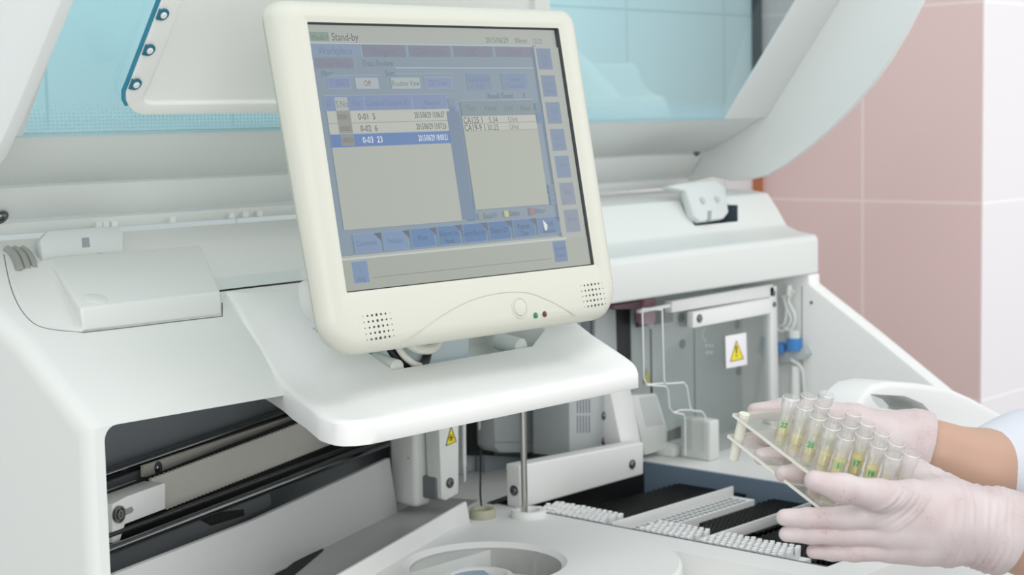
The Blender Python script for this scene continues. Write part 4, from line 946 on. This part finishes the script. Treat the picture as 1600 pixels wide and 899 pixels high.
def near_hand(P, full=True):
    fs = [chain(P, f) for f in (FA, FB, FC, FD)]
    v = fs[0]
    for f in fs[1:]: v = smin(v, f, .0012)
    pm = None
    for a, b in PALM:
        s = cone(P, c3(*a[:3]), c3(*b[:3]), a[3], b[3]); pm = s if pm is None else smin(pm, s, .012)
    pm = smin(pm, chain(P, TH, .006), .011)
    v = smin(v, pm, .009)
    # glove folds
    px = P[..., 0]/P[..., 2]*F+800; py = P[..., 1]/P[..., 2]*F+449.5
    X, Y, Z = P[..., 0], P[..., 1], P[..., 2]
    def ridge(s, w): return np.exp(-(s/w)**2)
    f = np.zeros_like(v)
    cx, cy, _ = c3(1330, 700, 1.3)
    rr_ = np.sqrt((X-cx)**2+(Y-cy)**2)
    for k in range(6):
        r0 = .052+k*.0048+.0008*math.sin(k*2.1)
        an = np.arctan2(Y-cy, X-cx); wgt = np.exp(-((an-(.93-.03*k))/.30)**2)
        f += .0011*ridge(rr_-r0, .0013)*wgt
    for x0, sl, a_ in ((1478, .05, .0006), (1492, -.02, .0005), (1512, .08, .0009), (1535, -.07, .0009), (1548, -.12, .0007), (1562, -.15, .0009), (1574, -.12, .0007)):
        xs = (x0-800)/F*1.345; f += 1.5*a_*ridge(X-xs-sl*(Y-.19)-.0015*np.sin(Y*160), .0013)
    return v-f
lo, hi = bbox(TH+FA+FB+FC+FD+[a for a, b in PALM]+[(1640, 842, 1.37, 0)], .035)
def near_glove(P):
    v = near_hand(P)
    # cut the cuff on a slanted plane
    n = np.array([.93, .34, .1]); n /= np.linalg.norm(n); c = np.array(c3(1588, 862, 1.35))
    return np.maximum(v, (P-c)@n)
gl1 = sdf_mesh('glove', near_glove, lo, hi, .0013, GLOVE, PERSON, 1); gl1['label'] = 'pale latex glove with thumb over the rack'
# ---- far hand
TH2 = [(1385, 690, 1.485, .020), (1330, 662, 1.490, .0165), (1275, 645, 1.492, .0120), (1222, 641, 1.488, .0098), (1180, 643, 1.482, .0075)]
G1 = [(1360, 700, 1.50, .016), (1300, 692, 1.505, .0105), (1235, 690, 1.50, .009), (1190, 690, 1.487, .0075), (1172, 691, 1.478, .0062)]
G2 = [(1370, 720, 1.495, .016), (1320, 724, 1.485, .0105), (1260, 716, 1.452, .0095), (1216, 712, 1.437, .0085), (1190, 714, 1.432, .0075)]
G3 = [(1385, 735, 1.49, .015), (1340, 748, 1.470, .0105), (1285, 748, 1.420, .0090), (1244, 740, 1.400, .0082), (1224, 741, 1.396, .0072)]
G4 = [(1395, 745, 1.485, .014), (1350, 768, 1.46, .009), (1300, 772, 1.415, .008), (1275, 768, 1.40, .007)]
PALM2 = [((1340, 672, 1.495, .0185), (1430, 688, 1.50, .026)), ((1345, 700, 1.495, .018), (1430, 700, 1.50, .027)), ((1360, 728, 1.49, .016), (1430, 715, 1.50, .025)), ((1430, 698, 1.50, .0285), (1500, 722, 1.505, .030))]
def far_hand(P):
    v = None
    for f in (G1, G2, G3, G4):
        s = chain(P, f); v = s if v is None else smin(v, s, .0012)
    pm = None
    for a, b in PALM2:
        s = cone(P, c3(*a[:3]), c3(*b[:3]), a[3], b[3]); pm = s if pm is None else smin(pm, s, .012)
    pm = smin(pm, chain(P, TH2, .006), .010); v = smin(v, pm, .009)
    X, Y = P[..., 0], P[..., 1]; f = np.zeros_like(v)
    for x0, sl, a_ in ((1428, -.25, .0008), (1441, -.3, .0007), (1450, -.3, .0010), (1380, .9, .0006), (1392, .8, .0006), (1365, .9, .0005)):
        xs = (x0-800)/F*1.48; f += a_*np.exp(-((X-xs-sl*(Y-.135)-.001*np.sin(Y*210))/.0011)**2)
    n = np.array([.95, .30, .05]); n /= np.linalg.norm(n); c = np.array(c3(1457, 695, 1.48))
    rim_ = np.exp(-(((P-c)@n+.001)/.0012)**2)*.0007
    return np.maximum(v-f-rim_, (P-c)@n)
lo, hi = bbox(TH2+G1+G2+G3+G4+[(1480, 660, 1.5, 0), (1480, 760, 1.5, 0)], .034)
gl2 = sdf_mesh('glove', far_hand, lo, hi, .0016, GLOVE, PERSON, 2); gl2['label'] = 'pale latex glove behind and under the rack'
# ---- bare arms and coat: one continuous body beyond the frame
def body(P):
    far = [(1420, 696, 1.50, .0225), (1462, 708, 1.502, .0250), (1540, 735, 1.510, .0335), (1640, 738, 1.53, .040), (1840, 760, 1.56, .045)]
    nr = [(1560, 830, 1.368, .0285), (1620, 842, 1.378, .030), (1720, 862, 1.38, .036), (1950, 905, 1.38, .043)]
    up1 = [(1840, 760, 1.56, .045), (2150, 520, 1.75, .052), (2210, 480, 1.75, .055)]; up2 = [(1950, 905, 1.38, .043), (2280, 520, 1.36, .052), (2330, 470, 1.36, .055)]
    tor = [(2240, 470, 1.72, .07), (2350, 470, 1.42, .07)]; t2 = [(2330, 560, 1.55, .11), (2360, 900, 1.55, .12)]
    v = chain(P, far, .02)
    for c in (nr, up1, up2, tor, t2): v = smin(v, chain(P, c, .02), .02)
    return v
sdf_mesh('body', body, c3(1390, 330, 1.28), (1.12, .40, 1.92), .0055, SKIN, PERSON, 4)
def coat(P):
    far = [(1530, 738, 1.512, .0365), (1600, 738, 1.53, .052), (1640, 738, 1.53, .055), (1840, 760, 1.56, .060)]
    nr = [(1700, 860, 1.38, .046), (1950, 905, 1.38, .054)]
    up1 = [(1840, 760, 1.56, .058), (2150, 520, 1.75, .066), (2210, 480, 1.75, .07)]; up2 = [(1950, 905, 1.38, .054), (2280, 520, 1.36, .064), (2330, 470, 1.36, .068)]
    tor = [(2240, 480, 1.72, .08), (2350, 480, 1.42, .08)]; t2 = [(2330, 580, 1.55, .125), (2360, 900, 1.55, .14)]
    v = chain(P, far, .02)
    for c in (nr, up1, up2, tor, t2): v = smin(v, chain(P, c, .02), .02)
    n = np.array([-.87, .44, -.12]); n /= np.linalg.norm(n); c = np.array(c3(1557, 734, 1.49))
    hem = (P-c)@n
    near_cut = np.maximum(hem, (np.array(c3(1690, 860, 1.38))[0]-P[..., 0]) - 10*np.maximum(0, P[..., 2]-1.44))
    X = P[..., 0]; fold = .0012*np.sin(X*70+P[..., 1]*40)
    return np.maximum(v-fold, near_cut)
sdf_mesh('lab_coat', coat, c3(1500, 330, 1.24), (1.16, .42, 1.95), .0065, COAT, PERSON, 3)
# ================================================================== clear rack with sample tubes
def cw(r, u, f): return RIGHT*r+UP*u+FWD*f
RA = cw(.485, -.391, -.782).normalized(); RW = cw(.169, .918, -.354); RW = (RW-RA*RW.dot(RA)).normalized(); RB = RA.cross(RW)
if RB.dot(RIGHT) < 0: RB = -RB
R0 = D(1145, 646, 1.446); LA, LBb, GAP, TK = .175, .084, .0205, .003
def rp(a, b, w=0): return R0+RA*a+RB*b+RW*w
RACK = thing('test_tube_rack', rp(LA/2, LBb/2, -GAP), 'clear acrylic two-tier tube rack held tilted in the gloved hands', 'test tube rack')
ACR = clear('clear_rack_acrylic', '#fdfdfb', .2, .08, .08, '#f4f2ea')
EDGE = mat('bright_cut_acrylic_edge', '#e9e7de', .25)
NA, NB = 9, 4
q_ = pl(1236, 622, rp(0, 0, .0325), RW)-R0; SA, SB = q_.dot(RA), q_.dot(RB)
PA_, PB_ = .0180, .0195
spots = [(SA+(i-2)*PA_, SB+j*PB_) for i in range(NA) for j in range(NB)]
print('SPOT', SA, SB)
for w in (0, -GAP):
    bm = prism(bmesh.new(), [rp(0, 0, w), rp(LA, 0, w), rp(LA, LBb, w), rp(0, LBb, w)], -RW*TK)
    bm.faces.ensure_lookup_table()
    o = finish(bm, 'acrylic_plate', [ACR, EDGE], RACK, smooth=False)
    for f in o.data.polygons:
        if abs(f.normal.dot(RW)) < .5: f.material_index = 1
    cut = bmesh.new()
    for a, b in [q for q in spots if .008 < q[0] < LA-.007 and .007 < q[1] < LBb-.007]: lathe(cut, rp(a, b, w-.01), RW, [(0, 0), (.0063, 0), (.0063, .02), (0, .02)], 20)
    boolean(o, cut); 
for a, b in ((.008, .006), (LA-.008, .006), (.008, LBb-.006), (LA-.008, LBb-.006)):
    finish(tube(bmesh.new(), [rp(a, b, .003), rp(a, b, -GAP-.020)], .0046, 16), 'rack_post', mat('cream_post_plastic', '#dddccf', .45), RACK)
TUBEM = clear('clear_tube_plastic', '#ffffff', .25, .04, .12)
RIMM = clear('cup_rim_highlight', '#ffffff', .4, .05, .6)  # white body painted on the rim as its highlight
LIQ = {'deep': clear('deep_yellow_serum', '#f8f050', .05, .1, .9, '#f6ea00', True), 'pale': clear('pale_yellow_serum', '#fffbe2', .1, .1, .5, '#fff6a8', True)}
GREEN = mat('green_marker_ink', '#1f8a55', .6); MINT = clear('mint_marker_wash', '#e2f7e9', .05, .2, .3, '#c0f0d2')
def tubemesh():
    prof = [(0, 0), (.0042, .0006), (.0054, .004), (.0058, .024), (.0060, .033), (.0070, .0348), (.0072, .044), (.0068, .0442), (.0066, .0356), (.0055, .0335), (.0053, .024), (.0049, .0045), (.003, .0016), (0, .0014)]
    bm = lathe(bmesh.new(), (0, 0, 0), (0, 0, 1), prof, 24); bmesh.ops.recalc_face_normals(bm, faces=bm.faces)
    me = bpy.data.meshes.new('cup'); bm.to_mesh(me); bm.free(); me.materials.append(TUBEM); me.materials.append(RIMM)
    for f in me.polygons:
        if f.center.z > .0437: f.material_index = 1
    me.polygons.foreach_set('use_smooth', [True]*len(me.polygons)); me.set_sharp_from_angle(angle=math.radians(45)); return me
def liqmesh(kind, h):
    bm = lathe(bmesh.new(), (0, 0, 0), (0, 0, 1), [(0, .002), (.003, .0022), (.0047, .005), (.0051, h), (0, h)], 20); bmesh.ops.recalc_face_normals(bm, faces=bm.faces)
    me = bpy.data.meshes.new('serum'); bm.to_mesh(me); bm.free(); me.materials.append(LIQ[kind]); me.polygons.foreach_set('use_smooth', [True]*len(me.polygons)); me.set_sharp_from_angle(angle=math.radians(45)); return me
TM = tubemesh(); LM = {('deep', k): liqmesh('deep', h) for k, h in ((0, .0235), (1, .0225))}; LM.update({('pale', k): liqmesh('pale', h) for k, h in ((0, .0195), (1, .017))})
ROTM = Matrix((RB, RW.cross(RB), RW)).transposed()
# (column along the rack, row from the near edge): liquid, marker number, what sets it apart
TUBES = [(2, 0, 'pale', '27', 'the leftmost, marked in green near the empty end of the rack'), (2, 1, 'pale', None, 'second rim from the left, against the white tub'), (2, 2, 'pale', None, 'in the far row at the left, before the white tub'),
         (3, 0, 'pale', None, 'between the two leftmost green-marked cups'), (3, 1, 'pale', None, 'unmarked, one step right of the topmost rim'),
         (4, 0, 'pale', '20', 'second green-marked one from the left, pale serum'), (4, 1, 'deep', '26', 'the deep yellow marked one farthest left'), (4, 2, 'pale', None, 'in the far row above the leftmost deep yellow cup'),
         (5, 0, 'pale', None, 'unmarked, just above the tip half of the thumb'), (5, 1, 'pale', None, 'unmarked, between two deep yellow cups'), (5, 2, 'pale', None, 'in the far row at the middle of the rack'),
         (6, 0, 'deep', '1', 'deep yellow and marked, lowest of the marked ones above the thumb'), (6, 1, 'deep', '17', 'deep yellow and marked, in the second row above the thumb'), (6, 2, 'pale', None, 'in the far row, third from the right end'),
         (7, 1, 'deep', '19', 'the deep yellow marked one farthest right'), (7, 2, 'pale', None, 'in the far row, second from the right end'), (8, 1, 'pale', None, 'pale, right of the last green mark beside the palm'), (8, 2, 'pale', None, 'the rightmost, its rim against the far glove')]
for n, (i, j, lq, mk, lab) in enumerate(TUBES):
    a, b = spots[i*NB+j]
    base = rp(a, b, -.0112)
    r = thing('sample_tube', base, 'clear sample cup, '+lab, 'sample tube', 'sample tubes in the clear rack'); r.rotation_euler = ROTM.to_euler()
    for nm, me in (('cup', TM), ('serum', LM[(lq, n % 2)])):
        o = bpy.data.objects.new(nm, me); C.objects.link(o); o.parent = r
    if mk:
        vd = (CAM-base).normalized(); dn = (vd-RW*vd.dot(RW)).normalized(); ux = RW.cross(dn)
        bm = bmesh.new(); mc = base+RW*.0205+dn*.0062
        text_bm(bm, mk, mc-RW*.0024, ux, RW, .0066, 0, 'CENTER', .85, bold=.00005)
        # wash around the number, curved round the wall
        g = []
        for q in range(7):
            th = (q/6-.5)*1.1; dd = dn*math.cos(th)+ux*math.sin(th)
            g.append([bm.verts.new(base+dd*.00595+RW*zz) for zz in (.0172, .0240)])
        for q in range(6):
            f = bm.faces.new((g[q][0], g[q+1][0], g[q+1][1], g[q][1])); f.material_index = 1
        o = finish(bm, 'green_mark', [GREEN, MINT], r, smooth=False)
# ================================================================== LIGHT
sc = bpy.context.scene
sc.view_settings.view_transform = 'Standard'; sc.view_settings.look = 'None'; sc.view_settings.gamma = 1; sc.view_settings.use_curve_mapping = False
sc.view_settings.exposure = .02
sc.cycles.transparent_max_bounces = 40; sc.cycles.max_bounces = 12; sc.cycles.diffuse_bounces = 6
w = bpy.data.worlds.new('room_air'); sc.world = w; w.use_nodes = True
bg = w.node_tree.nodes['Background']; bg.inputs['Color'].default_value = (.98, .99, 1, 1); bg.inputs['Strength'].default_value = .95
def area(name, loc, aim, sx, sy, power, colr=(1, 1, 1)):
    l = bpy.data.lights.new(name, 'AREA'); l.shape = 'RECTANGLE'; l.size = sx; l.size_y = sy; l.energy = power; l.color = colr
    o = bpy.data.objects.new(name, l); C.objects.link(o); o.location = loc
    o.rotation_euler = (V(aim)-V(loc)).to_track_quat('-Z', 'Y').to_euler(); return o
area('ceiling_lamp', (1.1, .3, 2.65), (1.2, .7, 0), 1.6, .8, 7, (1, .99, .97))
area('ceiling_lamp', (-.6, .2, 2.65), (-.3, .5, 0), 1.4, .6, 5, (1, 1, .99))
area('window_and_fill_light', (-.7, -1.6, 1.75), (1.3, 1.1, 1.0), 1.8, 1.3, 29, (1, 1, 1))  # added frontal fill behind the camera, no window known there
area('window_and_fill_light', (3.6, -.9, 1.7), (1.8, 1.0, 1.1), 1.6, 1.5, 17, (1, .99, .98))
